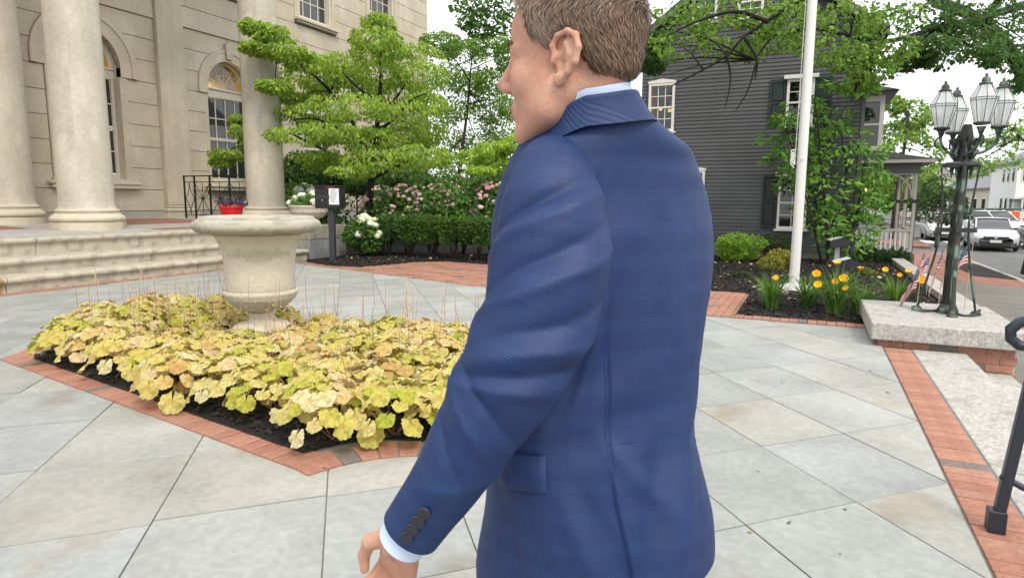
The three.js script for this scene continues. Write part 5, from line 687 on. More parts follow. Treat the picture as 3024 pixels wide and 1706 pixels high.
// ---- daylilies
const petal = (() => { const s = new THREE.Shape(); s.moveTo(0, 0); s.quadraticCurveTo(.045, .05, .03, .085); s.quadraticCurveTo(.012, .1, 0, .105); s.quadraticCurveTo(-.012, .1, -.03, .085); s.quadraticCurveTo(-.045, .05, 0, 0); return new THREE.ShapeGeometry(s, 5); })();
const lily = (() => { const a = []; for (let i = 0; i < 6; i++) { const g = petal.clone(); const p = g.attributes.position; for (let k = 0; k < p.count; k++) { const y = p.getY(k); p.setZ(k, -(y * y) * 3.2 + y * .05 - Math.abs(p.getX(k)) * .3); } g.scale(1, 1, 1); g.rotateX(-.35); g.rotateZ(i % 2 * .05); const m = new THREE.Matrix4().makeRotationY(i * Math.PI / 3); g.applyMatrix4(m); g.computeVertexNormals(); a.push(g); } return mg(a); })();
const lilyM = [mat(lin(.80, .50, .012), .6, { side: 2 }), mat(lin(.78, .42, .02), .6, { side: 2 })], bladeM = leafMat({ roughness: .95 });
function daylily(label, o, n, h, flowers) {
  const t = thing('daylily_clump', label, 'daylily', o, 0, 'daylily clumps at the garden edge'); const pos = [], col = [];
  for (let i = 0; i < n; i++) { const a = rr(0, 6.283), L = h * rr(.7, 1.25), out = rr(.25, .95), w = .008 + rnd() * .006, bx0 = Math.cos(a) * rr(0, .1), bz0 = Math.sin(a) * rr(0, .1); const cc = [[.09, .2, .025], [.12, .25, .03], [.07, .15, .02], [.17, .3, .05]][Math.floor(rnd() * 4)]; let pl, pr; for (let k = 0; k <= 5; k++) { const s = k / 5, r = out * L * s * s * .95 + s * .06, y = L * (s * 1.15 - out * .62 * s * s * s), x = bx0 + Math.cos(a) * r, z = bz0 + Math.sin(a) * r, ww = w * (1 - s * s * .95); const l = [x - Math.sin(a) * ww, y, z + Math.cos(a) * ww], q = [x + Math.sin(a) * ww, y, z - Math.cos(a) * ww]; if (k) { pos.push(...pl, ...pr, ...q, ...pl, ...q, ...l); for (let m = 0; m < 6; m++) col.push(...cc); } pl = l; pr = q; } }
  const g = new THREE.BufferGeometry(); g.setAttribute('position', new THREE.Float32BufferAttribute(pos, 3)); g.setAttribute('color', new THREE.Float32BufferAttribute(col, 3)); g.computeVertexNormals(); add('leaf_blades', g, bladeM, t);
  for (const [x, y, z, s, tl] of flowers) { add('scape', bar([x * .3, 0, z * .3], [x, y, z], .004, 5), mat(lin(.12, .22, .05), .7), t); const f = add('flower', lily, lilyM[Math.floor(rnd() * 2)], t); f.position.set(x, y - .02, z); f.scale.setScalar(s); f.rotation.set(tl ?? .9, rr(-.6, .6), 0); }
}
daylily('daylily clump nearest the corner of the mulch bed with one yellow bloom', [-.42, .01, -8.98], 90, .48, [[.05, .42, .12, .6]]);
daylily('daylily clump in front of the flagpole without blooms', [.02, .01, -9.35], 80, .42, []);
daylily('large daylily clump with many yellow blooms in front of the flood light', [.34, .01, -8.85], 130, .55, [[-.24, .50, .1, .8], [-.22, .38, .2, .75], [.06, .46, .12, .85], [-.03, .42, .1, .6], [.08, .36, .18, .6], [.0, .58, -.5, .75, .3], [.26, .55, -.3, .6, .1]]);
daylily('daylily clump beside the stone slab', [.62, .01, -9.0], 70, .42, []);
daylily('daylily clump with orange buds behind the stone slab', [1.08, .01, -9.9], 90, .42, [[-.15, .5, .1, .6], [.12, .47, .1, .7, .4], [.26, .38, .14, .9], [.02, .44, .1, .5]]);
// ---- yellow coral bells filling the bed
{
  const tl = tex(128, (u, v) => { const x = u - .5, y = v - .5, r = Math.hypot(x, y) * 2, a = Math.atan2(y, x); const vein = Math.pow(Math.abs(Math.cos(a * 3.5)), 40) * sstep(.95, .3, r), n = fbm(u * 10, v * 10, 2, 4); const k = .84 + .3 * (n - .5); const c = [k, k, k * .95]; const d = mix3(c, [k * .98, k * .80, k * .55], sstep(.42, .0, r) * .5); return mix3(d, [k * .95, k * .78, k * .5], vein * .45); }); tl.repeat.set(1, 1);
  const geos = []; for (let v = 0; v < 5; v++) { const N = 42, pos = [], uv = [], idx = []; pos.push(0, .004, 0); uv.push(.5, .5); const ring = (f) => { for (let i = 0; i < N; i++) { const a = -Math.PI / 2 + .12 + (i / (N - 1)) * (Math.PI * 2 - .24); const lobe = .86 + .14 * Math.sqrt(Math.abs(Math.cos((a + v * .3) * 3.5))) + .04 * Math.cos(a * 16 + v * 2); const rr2 = .5 * lobe * f * (1 - .08 * Math.cos(a + Math.PI / 2)); const x = Math.cos(a) * rr2, z = -Math.sin(a) * rr2; pos.push(x, f * f * (.06 * Math.sin(a * 3.5 + v) + .045 * Math.cos(a * 7 + v * 2)) - .10 * f * f + (v % 2) * .03 * f, z); uv.push(.5 + x * .95, .5 + z * .95); } }; ring(.55); ring(1); for (let i = 0; i < N - 1; i++) { idx.push(0, 1 + i, 2 + i); idx.push(1 + i, 1 + N + i, 2 + N + i, 1 + i, 2 + N + i, 2 + i); } const g = new THREE.BufferGeometry(); g.setAttribute('position', new THREE.Float32BufferAttribute(pos, 3)); g.setAttribute('uv', new THREE.Float32BufferAttribute(uv, 2)); g.setIndex(idx); g.rotateY(Math.PI); g.computeVertexNormals(); geos.push(g); }
  const cols = [[.84, .70, .24], [.88, .77, .34], [.78, .70, .19], [.66, .66, .12], [.86, .65, .28], [.90, .71, .44], [.74, .50, .20], [.54, .60, .09], [.90, .83, .52], [.82, .73, .27]];
  const lm = cols.map(c => new THREE.MeshPhysicalMaterial({ color: lin(...c), map: tl, roughness: .95, transmission: .35, thickness: 0, side: THREE.DoubleSide, specularIntensity: .35 }));
  const stemM = mat(lin(.28, .12, .09), .8), flM = mat(lin(.62, .50, .33), .85); const floret = new THREE.OctahedronGeometry(.0052, 0);
  const inner = bedLoop.map(([x, z]) => { const d = Math.hypot(x - bedC[0], z - bedC[1]), k = (d - .44) / d; return [bedC[0] + (x - bedC[0]) * k, bedC[1] + (z - bedC[1]) * k]; });
  const edgeDist = (x, z) => { let m = 9; for (let i = 0; i < bedLoop.length; i++) { const p = bedLoop[i], q = bedLoop[(i + 1) % bedLoop.length], dx = q[0] - p[0], dz = q[1] - p[1], t = clamp(((x - p[0]) * dx + (z - p[1]) * dz) / (dx * dx + dz * dz), 0, 1); m = Math.min(m, Math.hypot(x - p[0] - dx * t, z - p[1] - dz * t)); } return m; };
  const spots = []; for (let tries = 0; tries < 14000 && spots.length < 90; tries++) { const x = rr(-6.9, -1.2), z = rr(-5.5, -2.6); if (!inPoly(x, z, bedLoop) || edgeDist(x, z) < (z > -3.6 && x > -4.2 ? .27 : z > -3.8 ? .36 : .40)) continue; if (Math.hypot(x + 4.87, z + 4.66) < .58) continue; if (spots.some(([a, b]) => Math.hypot(a - x, b - z) < .315)) continue; spots.push([x, z]); }
  for (const [x, z] of spots) {
    const ud = Math.hypot(x + 4.87, z + 4.66); const big = ud < 1.15 ? .68 : z > -4.2 ? 1.05 : .92; const t = thing('coral_bells_plant', 'yellow ruffled-leaf coral bells plant in the bed around the stone urn', 'plant', [x, .015, z], rr(0, 6.28), 'yellow coral bells filling the bed'); const warm = rnd();
    const n = 42; for (let i = 0; i < n; i++) {
      const f = (i + .5) / n, th = i * 2.39996, r = Math.sqrt(f) * .285 * big, h = (.30 - .20 * f * f) * big + rr(-.03, .035); const S = (.075 + .075 * rnd() ** .8) * (.85 + .25 * f) * (ud < 1.15 ? .85 : 1); const pick = warm < .35 ? [0, 1, 4, 5, 6, 8, 9, 0][Math.floor(rnd() * 8)] : warm < .75 ? [0, 1, 2, 3, 9, 8, 5, 4][Math.floor(rnd() * 8)] : [2, 3, 7, 9, 0, 1, 3, 2][Math.floor(rnd() * 8)];
      const m = add('leaf', geos[Math.floor(rnd() * 5)], lm[pick], t); m.position.set(Math.cos(th) * r, h, Math.sin(th) * r); m.scale.setScalar(S); m.rotation.order = 'YXZ'; m.rotation.set(.25 + .75 * f + rr(-.3, .3), Math.PI / 2 - th + rr(-.5, .5), rr(-.3, .3));
    }
    const pts = []; for (let i = 0; i < 9; i++) { const a = rr(0, 6.3), r = rr(.1, .28); pts.push(limb([[0, 0, 0], [Math.cos(a) * r * .5, .12, Math.sin(a) * r * .5], [Math.cos(a) * r, .22, Math.sin(a) * r]], [.0025, .002], 4, 2)); } add('leaf_stalks', mg(pts), stemM, t).userData.kind = 'stuff';
    const ns = z < -3.7 ? 2 + Math.floor(rnd() * 3) : Math.floor(rnd() * 2); for (let i = 0; i < ns; i++) { const a = rr(0, 6.3), r = rr(.05, .22), H = rr(.42, .66) * (rnd() < .25 ? 1.15 : 1), lx = rr(-.06, .06); const g = [limb([[Math.cos(a) * r * .6, .05, Math.sin(a) * r * .6], [Math.cos(a) * r, H * .5, Math.sin(a) * r], [Math.cos(a) * r + lx, H, Math.sin(a) * r]], [.0032, .002, .001], 4, 4)]; const st = add('flower_stalk', g[0], stemM, t); const fl = []; const nf = rnd() < .28 ? 55 : 8; for (let k = 0; k < nf; k++) { const s = rr(.5, 1), q = .02 * (1.25 - s); const o = floret.clone(); o.rotateX(rr(0, 3)); o.translate(Math.cos(a) * r + lx * (s - .5) * 2 + rr(-q, q) * 1.6, H * s, Math.sin(a) * r + rr(-q, q) * 1.6); fl.push(o); } add('florets', mg(fl), flM, st).userData.kind = 'stuff'; }
  }
}
// =====================================================================  the man in the blue suit
function sdfMesh(f, [x0, y0, z0], [x1, y1, z1], h) { // surface nets
  const nx = Math.ceil((x1 - x0) / h) + 1, ny = Math.ceil((y1 - y0) / h) + 1, nz = Math.ceil((z1 - z0) / h) + 1, v = new Float32Array(nx * ny * nz), id = (i, j, k) => (k * ny + j) * nx + i;
  for (let k = 0; k < nz; k++) for (let j = 0; j < ny; j++) for (let i = 0; i < nx; i++) v[id(i, j, k)] = f(x0 + i * h, y0 + j * h, z0 + k * h);
  const vi = new Int32Array(nx * ny * nz).fill(-1), pos = [], idx = []; const E = [[0, 1], [2, 3], [4, 5], [6, 7], [0, 2], [1, 3], [4, 6], [5, 7], [0, 4], [1, 5], [2, 6], [3, 7]];
  for (let k = 0; k < nz - 1; k++) for (let j = 0; j < ny - 1; j++) for (let i = 0; i < nx - 1; i++) {
    const c = []; let m = 0; for (let q = 0; q < 8; q++) { c[q] = v[id(i + (q & 1), j + (q >> 1 & 1), k + (q >> 2))]; if (c[q] < 0) m |= 1 << q; } if (m === 0 || m === 255) continue;
    let x = 0, y = 0, z = 0, n = 0; for (const [a, b] of E) { if ((c[a] < 0) === (c[b] < 0)) continue; const t = c[a] / (c[a] - c[b]); x += lerp(a & 1, b & 1, t); y += lerp(a >> 1 & 1, b >> 1 & 1, t); z += lerp(a >> 2, b >> 2, t); n++; }
    vi[id(i, j, k)] = pos.length / 3; pos.push(x0 + (i + x / n) * h, y0 + (j + y / n) * h, z0 + (k + z / n) * h);
  }
  const quad = (a, b, c, d, s) => { if (a < 0 || b < 0 || c < 0 || d < 0) return; s ? idx.push(a, b, c, a, c, d) : idx.push(a, c, b, a, d, c); };
  for (let k = 1; k < nz - 1; k++) for (let j = 1; j < ny - 1; j++) for (let i = 1; i < nx - 1; i++) {
    const a = v[id(i, j, k)] < 0; if (a !== v[id(i + 1, j, k)] < 0) quad(vi[id(i, j - 1, k - 1)], vi[id(i, j, k - 1)], vi[id(i, j, k)], vi[id(i, j - 1, k)], a);
    if (a !== v[id(i, j + 1, k)] < 0) quad(vi[id(i - 1, j, k - 1)], vi[id(i - 1, j, k)], vi[id(i, j, k)], vi[id(i, j, k - 1)], a);
    if (a !== v[id(i, j, k + 1)] < 0) quad(vi[id(i - 1, j - 1, k)], vi[id(i, j - 1, k)], vi[id(i, j, k)], vi[id(i - 1, j, k)], a);
  }
  const g = new THREE.BufferGeometry(); g.setAttribute('position', new THREE.Float32BufferAttribute(pos, 3)); g.setIndex(idx); g.computeVertexNormals(); return g;
}
const sm = (a, b, k) => { const h = clamp(.5 + .5 * (b - a) / k, 0, 1); return lerp(b, a, h) - k * h * (1 - h); };
const smx = (a, b, k) => -sm(-a, -b, k);
const ell = (x, y, z, c, r) => { const a = (x - c[0]) / r[0], b = (y - c[1]) / r[1], d = (z - c[2]) / r[2]; const k0 = Math.sqrt(a * a + b * b + d * d), k1 = Math.sqrt(a * a / r[0] / r[0] + b * b / r[1] / r[1] + d * d / r[2] / r[2]); return k1 < 1e-9 ? -Math.min(...r) : k0 * (k0 - 1) / k1; };
const cap = (x, y, z, a, b, ra, rb) => { const dx = b[0] - a[0], dy = b[1] - a[1], dz = b[2] - a[2], px = x - a[0], py = y - a[1], pz = z - a[2]; const t = clamp((px * dx + py * dy + pz * dz) / (dx * dx + dy * dy + dz * dz), 0, 1); return Math.hypot(px - dx * t, py - dy * t, pz - dz * t) - lerp(ra, rb, t); };

const man = thing('person', 'man in a navy blue checked suit seen from behind, looking left', 'person', [-.327, 0, -1.052], R(218));
// ---- head: local frame z = face, x = his left, y up, origin between the ears
const HC = [.060, 1.602, -.040], HY = R(54), HS = .995, hc = Math.cos(HY), hs = Math.sin(HY);
const toHead = (x, y, z) => { const a = x - HC[0], b = y - HC[1], c = z - HC[2]; return [(a * hc - c * hs) / HS, b / HS, (a * hs + c * hc) / HS]; };
const fromHead = (x, y, z) => [HC[0] + (x * hc + z * hs) * HS, HC[1] + y * HS, HC[2] + (-x * hs + z * hc) * HS];
function skull(x, y, z) { let d = ell(x, y, z, [0, .048, -.006], [.0765, .084, .098]); d = sm(d, ell(x, y, z, [0, .055, .03], [.066, .07, .066]), .03); return d; }
function headSdf(x, y, z) {
  const ax = Math.abs(x); let d = skull(x, y, z);
  d = sm(d, ell(ax, y, z, [.0, -.028, .038], [.064, .075, .060]), .03);              // mid face
  d = sm(d, cap(ax, y, z, [.052, -.045, .006], [.050, -.068, .022], .022, .018), .025); // angle of jaw
  d = sm(d, cap(ax, y, z, [.050, -.066, .022], [.012, -.100, .076], .020, .016), .022); // jaw line
  d = sm(d, ell(ax, y, z, [0, -.094, .078], [.020, .016, .017]), .014);               // chin
  d = sm(d, ell(ax, y, z, [.040, -.018, .066], [.022, .024, .022]), .02);              // cheek
  d = sm(d, ell(ax, y, z, [.0, -.062, .080], [.028, .022, .018]), .014);               // muzzle
  d = sm(d, cap(ax, y, z, [.012, .028, .090], [.048, .026, .072], .011, .009), .014);  // brow
  d = smx(d, -ell(ax, y, z, [.031, .010, .103], [.016, .011, .015]), .012);            // eye socket
  d = sm(d, ell(ax, y, z, [.031, .009, .083], [.0125, .0125, .0125]), .004);           // eyeball with lid
  d = sm(d, cap(x, y, z, [0, .020, .096], [0, -.018, .118], .0085, .0125), .012);      // nose
  d = sm(d, ell(ax, y, z, [.0135, -.026, .106], [.0085, .0085, .011]), .007);          // wing of nose
  d = smx(d, -ell(ax, y, z, [.0075, -.0335, .112], [.0042, .004, .006]), .003);        // nostril
  d = sm(d, ell(ax, y, z, [0, -.058, .099], [.023, .0055, .008]), .006);               // lips
  d = sm(d, ell(ax, y, z, [0, -.069, .097], [.020, .006, .008]), .006);
  d = smx(d, -ell(ax, y, z, [0, -.0632, .106], [.026, .0016, .010]), .003);            // mouth line
  d = smx(d, -cap(ax, y, z, [.021, -.022, .106], [.034, -.058, .090], .003, .003), .010); // cheek fold
  return d;
}
const neckSdf = (x, y, z) => { let d = cap(x, y, z, [.045, 1.575, -.052], [.012, 1.46, -.012], .054, .052); d = sm(d, cap(x, y, z, [.022, 1.590, -.072], [.012, 1.50, -.035], .034, .030), .025); d = sm(d, cap(x, y, z, [.096, 1.568, -.072], [.05, 1.48, .02], .013, .010), .022); return d; };
const earSdf = (x, y, z) => { // relative to the ear, x out, z forward
  const hx = [[.004, .002, .010], [.006, .016, .016], [.009, .030, .010], [.014, .0365, -.004], [.020, .031, -.017], [.024, .014, -.0245], [.023, -.006, -.0225], [.017, -.020, -.0150], [.012, -.027, -.007]]; let d = 1;
  for (let i = 0; i < hx.length - 1; i++) d = sm(d, cap(x, y, z, hx[i], hx[i + 1], .0038, .0038), .004);
  d = sm(d, cap(x, y, z, [.010, .020, -.004], [.014, .004, -.013], .0045, .0045), .006); d = sm(d, cap(x, y, z, [.014, .004, -.013], [.011, -.012, -.008], .0045, .004), .006);
  const t = .62; const xr = x - (.004 - (z) * t); d = sm(d, ell(xr, y, z, [.0, .003, -.006], [.0042, .031, .019]), .006);
  d = sm(d, ell(x, y, z, [.009, -.030, -.002], [.0055, .010, .0085]), .007);
  d = sm(d, ell(x, y, z, [.004, -.004, .011], [.006, .0075, .005]), .005);
  d = smx(d, -ell(x, y, z, [.014, -.006, .0005], [.011, .0105, .0075]), .004); return d;
};
// ---- hair cover: thickness over the skull
function hairTh(x, y, z) {
  let lim; if (z > .056) lim = .088 + (z - .056) * .75 - Math.max(0, .03 - Math.abs(x)) * .25; else if (z > .030) lim = lerp(.024, .034, sstep(.03, .05, z)) - .0; else if (z > .012) lim = .018; else if (z > -.014) lim = lerp(.030, .020, sstep(-.014, .012, z)) + .012; else lim = z > -.032 ? lerp(-.002, .034, (z + .032) / .018) : z > -.044 ? lerp(-.030, -.002, (z + .044) / .012) : lerp(-.034, -.030, clamp((z + .1) / .056, 0, 1));
  if (z > .046 && z <= .056) lim = lerp(lim, .088, sstep(.046, .056, z));
  const m = y - lim; const full = .0045 + .010 * sstep(.03, .11, y); return -.004 + (full + .004) * sstep(-.004, z < -.035 ? .034 : .016, m) - (m < -.004 ? .01 : 0);
}
{
  const lo = [-.10, 1.415, -.19], hi = [.225, 1.765, .115];
  const f = (x, y, z) => { const [a, b, c] = toHead(x, y, z); const hd = headSdf(a, b, c) * HS; const nk = neckSdf(x, y, z); return sm(hd, nk, .022); };
  const head = sdfMesh(f, lo, hi, .0031);
  const ears = [1, -1].map(s => { const g = sdfMesh((x, y, z) => earSdf(x, y, z), [-.012, -.048, -.036], [.036, .048, .026], .0021); const p = g.attributes.position; for (let i = 0; i < p.count; i++) { const e = [p.getX(i), p.getY(i), p.getZ(i) * 1.15]; const tb = -.16; const y = e[1] * Math.cos(tb) - e[2] * Math.sin(tb), z = e[1] * Math.sin(tb) + e[2] * Math.cos(tb); const q = fromHead(s * (e[0] * 1.05 + .0705), y + .001, z - .006); p.setXYZ(i, ...q); } if (s < 0) { const ix = g.index.array; for (let i = 0; i < ix.length; i += 3) { const t = ix[i]; ix[i] = ix[i + 1]; ix[i + 1] = t; } } g.computeVertexNormals(); return g; });
  // hands: wrist, palm and five bent fingers
  function hand(W, dir, across, norm, curl, mirror, arm) {
    const at = (u, v, w) => [W[0] + across[0] * u * mirror + dir[0] * v + norm[0] * w, W[1] + across[1] * u * mirror + dir[1] * v + norm[1] * w, W[2] + across[2] * u * mirror + dir[2] * v + norm[2] * w];
    const bones = []; const B = (a, b, ra, rb) => bones.push([at(...a), at(...b), ra, rb]);
    bones.push([[W[0] - arm[0] * .05, W[1] - arm[1] * .05, W[2] - arm[2] * .05], W, .023, .023]); B([.018, .02, 0], [.026, .085, 0], .017, .013); B([.004, .015, .002], [.008, .09, .002], .018, .0135); B([-.010, .015, .002], [-.010, .087, .002], .018, .013); B([-.022, .02, .0], [-.026, .080, 0], .016, .012);
    [[.027, .088, .042, .026, .020], [.009, .094, .046, .029, .021], [-.010, .091, .043, .027, .020], [-.027, .083, .034, .021, .018]].forEach(([u, v, l1, l2, l3], i) => { let a = curl * .55 + .1 * i * .3, p = [u, v, .0]; const add2 = (l, da, r0, r1) => { a += da; const q = [p[0], p[1] + Math.cos(a) * l, p[2] + Math.sin(a) * l]; B(p, q, r0, r1); p = q; }; add2(l1, 0, .0098, .009); add2(l2, curl * .8, .009, .0082); add2(l3, curl * .55, .0082, .007); });
    B([.022, .012, .008], [.045, .038, .022], .0155, .0125); B([.045, .038, .022], [.049, .072, .030], .0118, .0098); B([.049, .072, .030], [.040, .098, .036], .0096, .0078);
    const mn = [1e9, 1e9, 1e9], mx = [-1e9, -1e9, -1e9]; for (const b of bones) for (const q of [b[0], b[1]]) for (let k = 0; k < 3; k++) { mn[k] = Math.min(mn[k], q[k] - .03); mx[k] = Math.max(mx[k], q[k] + .03); }
    return sdfMesh((x, y, z) => { let d = 1; bones.forEach((b, i) => { const c = cap(x, y, z, ...b); d = i < 5 ? sm(d, c, .014) : sm(d, c, .004); }); return d; }, mn, mx, .0033);
  }
  const nrm = a => { const l = Math.hypot(...a); return a.map(v => v / l); }, crs = (a, b) => [a[1] * b[2] - a[2] * b[1], a[2] * b[0] - a[0] * b[2], a[0] * b[1] - a[1] * b[0]];
  const dl = nrm([.02, -.84, .54]), nl = nrm(crs(dl, [.55, .0, .83])); const al = crs(nl, dl);
  const handL = hand([.343, .882, -.088], dl, al, nl.map(v => -v), 1.35, 1, [.40, -.89, .2]);
  const dr = nrm([.3, -.15, .9]), nr = nrm(crs(dr, [0, 1, 0])); const handR = hand([-.10, 1.02, .30], dr, crs(nr, dr), nr, .8, 1, [.3, -.5, .8]);
  // trunk, arms and legs under the clothes, one field
  const core = sdfMesh((x, y, z) => { let d = cap(x, y, z, [.02, 1.46, .0], [.03, 1.36, .01], .04, .075); d = sm(d, cap(x, y, z, [.03, 1.38, 0], [.0, .95, -.01], .09, .085), .05); d = sm(d, cap(x, y, z, [.05, 1.42, -.03], [.12, 1.40, -.07], .05, .045), .03); for (const b of [[[.12, 1.41, -.075], [.165, 1.18, -.15], .045, .036], [[.165, 1.18, -.15], [.352, .872, -.088], .036, .023], [[-.03, 1.42, .02], [-.13, 1.40, .05], .05, .045], [[-.13, 1.40, .05], [-.145, 1.16, .12], .045, .036], [[-.145, 1.16, .12], [-.10, 1.02, .30], .036, .023], [[.09, .92, 0], [.10, .5, .06], .075, .052], [[.10, .5, .06], [.10, .1, .0], .05, .036], [[-.09, .92, 0], [-.095, .5, .03], .075, .052], [[-.095, .5, .03], [-.10, .1, -.12], .05, .036]]) d = sm(d, cap(x, y, z, ...b), .03); return d; }, [-.26, .06, -.2], [.42, 1.5, .36], .014);
  const body = mergeGeometries([head, ...ears, handL, handR, core].map(g => { for (const k of Object.keys(g.attributes)) if (!['position', 'normal'].includes(k)) g.deleteAttribute(k); return g.toNonIndexed(); }));
  const p = body.attributes.position, col = new Float32Array(p.count * 3);
  for (let i = 0; i < p.count; i++) { const x = p.getX(i), y = p.getY(i), z = p.getZ(i); const n = fbm(x * 60, y * 60, z * 60, 3), n2 = fbm(x * 18 + 5, y * 18, z * 18, 3), sp = sstep(.66, .74, vnoise(x * 230, y * 230, z * 230)); let c = [.68, .43, .32]; c = mix3(c, [.68, .36, .27], sstep(.4, .7, n2) * .5); c = mix3(c, [.74, .50, .38], sstep(.45, .7, n) * .4); const [a, b, d] = toHead(x, y, z); if (a > -.03 && d > .088 && b > -.058 && b < -.036 && Math.abs(a) < .034) c = mix3(c, [.62, .56, .5], .3 + .5 * n); if (b > -.076 && b < -.054 && d > .094 && Math.abs(a) < .024) c = [.58, .31, .25]; col.set(c, i * 3); }
  body.setAttribute('color', new THREE.BufferAttribute(col, 3));
  uvm(body);
  const tSkin = tex(512, (u, v) => { const n = fbm(u * 90, v * 90, 3, 3, 90), m = fbm(u * 14, v * 14, 8, 4, 14), sp = sstep(.68, .76, vnoise(u * 70, v * 70, 5, 70)), st = hash3(Math.floor(u * 512), Math.floor(v * 512), 8); const k = .90 + .14 * (n - .5) + .05 * (st - .5); return mix3([k, k * (.95 + .10 * (m - .5)), k * (.93 + .16 * (m - .5))], [k * .86, k * .74, k * .68], sp * .25); }, 12); const tSkinB = tex(512, gray((u, v) => fbm(u * 130, v * 130, 4, 3, 130)), 12, false);
  add('body', body, new THREE.MeshPhysicalMaterial({ map: tSkin, bumpMap: tSkinB, bumpScale: .0005, color: lin(1, 1, 1), vertexColors: true, roughness: .48, specularIntensity: .45, sheen: .25, sheenColor: lin(.8, .5, .4), sheenRoughness: .5 }), man);
  // eyes
  for (const s of [-1, 1]) { const e = new THREE.SphereGeometry(.0112 * HS, 16, 12); e.translate(...fromHead(s * .031, .009, .0835)); add('eye', e, mat(lin(.42, .38, .34), .2), man); }
  // hair: scalp cover plus separate strands lying along the comb direction
  const cover = sdfMesh((x, y, z) => { const [a, b, c] = toHead(x, y, z); const n = (fbm(a * 190, b * 70 + 7, c * 190, 2) - .5) * .0016; return Math.max(-.037 - b, sm(skull(a, b, c), cap(a, b, c, [0, -.008, -.042], [0, -.05, -.046], .047, .036), .03) * HS - hairTh(Math.abs(a), b, c) - n); }, [-.07, 1.53, -.19], [.20, 1.775, .105], .0034);
  const hair = add('hair', cover, mat(lin(.12, .08, .05), .7), man);
  const cp = cover.attributes.position, cn = cover.attributes.normal, pos = [], nor = [], hcol = []; const r2 = mulberry(77);
  const pick = []; for (let i = 0; i < cp.count; i++) { const h = toHead(cp.getX(i), cp.getY(i), cp.getZ(i)); const th = hairTh(Math.abs(h[0]), h[1], h[2]); if (th > -.0005) pick.push([i, h, th]); }
  for (let k = 0; k < 46000; k++) {
    const [i, h, th] = pick[Math.floor(r2() * pick.length)]; const n = V3(cn.getX(i), cn.getY(i), cn.getZ(i)); const top = sstep(.05, .10, h[1]); // comb direction in head space
    const back = V3(0, -.8, -.55).lerp(V3(h[0] > 0 ? .5 : -.3, -.15, .55), top); const d = V3(back.x * hc + back.z * hs, back.y, -back.x * hs + back.z * hc).add(V3((r2() - .5) * .5, (r2() - .5) * .4, (r2() - .5) * .5)); d.addScaledVector(n, -d.dot(n)).normalize().addScaledVector(n, .14 + r2() * .3).normalize();
    const L = (.009 + .013 * r2()) * (th < .003 ? .55 : 1) * (1 + top * .6), w = .0004 + .00045 * r2(); const b = V3(cp.getX(i) + (r2() - .5) * .0036, cp.getY(i) + (r2() - .5) * .0036, cp.getZ(i) + (r2() - .5) * .0036).addScaledVector(n, -.0004); const s = V3().crossVectors(n, d).normalize().multiplyScalar(w); const m = b.clone().addScaledVector(d, L * .6), tip = b.clone().addScaledVector(d, L).addScaledVector(n, -L * .18);
    for (const q of [b.clone().add(s), b.clone().sub(s), m.clone().add(s), b.clone().sub(s), m.clone().sub(s), m.clone().add(s), m.clone().add(s), m.clone().sub(s), tip]) { pos.push(q.x, q.y, q.z); nor.push(n.x, n.y, n.z); }
    const grey = sstep(-.01, .045, h[2]) * .55 + (h[1] < .01 ? -.12 : 0) + (r2() - .5) * .5; const c = mix3(mix3([.06, .033, .02], [.29, .175, .105], r2() ** 1.2), [.50, .39, .30], clamp(grey, 0, 1) * .85); for (let q = 0; q < 9; q++) hcol.push(...c);
  }
  const sg = new THREE.BufferGeometry(); sg.setAttribute('position', new THREE.Float32BufferAttribute(pos, 3)); sg.setAttribute('normal', new THREE.Float32BufferAttribute(nor, 3)); sg.setAttribute('color', new THREE.Float32BufferAttribute(hcol, 3)); const sk = add('hair_strands', sg, mat(lin(1, 1, 1), .5, { vertexColors: true, side: THREE.DoubleSide }), hair); sk.userData.kind = 'stuff';
  // eyebrow
  const eb = []; for (const s of [-1, 1]) for (let k = 0; k < 60; k++) { const t = r2(), a = fromHead(s * lerp(.014, .05, t), .033 + .004 * Math.sin(t * 3) + (r2() - .5) * .005, lerp(.1025, .081, t * t)); const b = fromHead(s * lerp(.02, .057, t), .035 + .004 * Math.sin(t * 3) + (r2() - .5) * .004, lerp(.103, .079, t * t)); eb.push(bar(a, b, .0004, 3)); } add('eyebrows', mg(eb), mat(lin(.2, .14, .1), .7), man).userData.kind = 'stuff';
  const ring = new THREE.TorusGeometry(.0108, .0018, 8, 24); { const v = [.352 + al[0] * -.010 + dl[0] * .112 - nl[0] * .012, .872 + al[1] * -.010 + dl[1] * .112 - nl[1] * .012, -.088 + al[2] * -.010 + dl[2] * .112 - nl[2] * .012]; ring.applyQuaternion(new THREE.Quaternion().setFromUnitVectors(V3(0, 0, 1), V3(...dl).multiplyScalar(.8).addScaledVector(V3(...nl), -.6).normalize())); ring.translate(...v); } add('ring', ring, mat(lin(.85, .6, .22), .25, { metalness: 1 }), man);
}
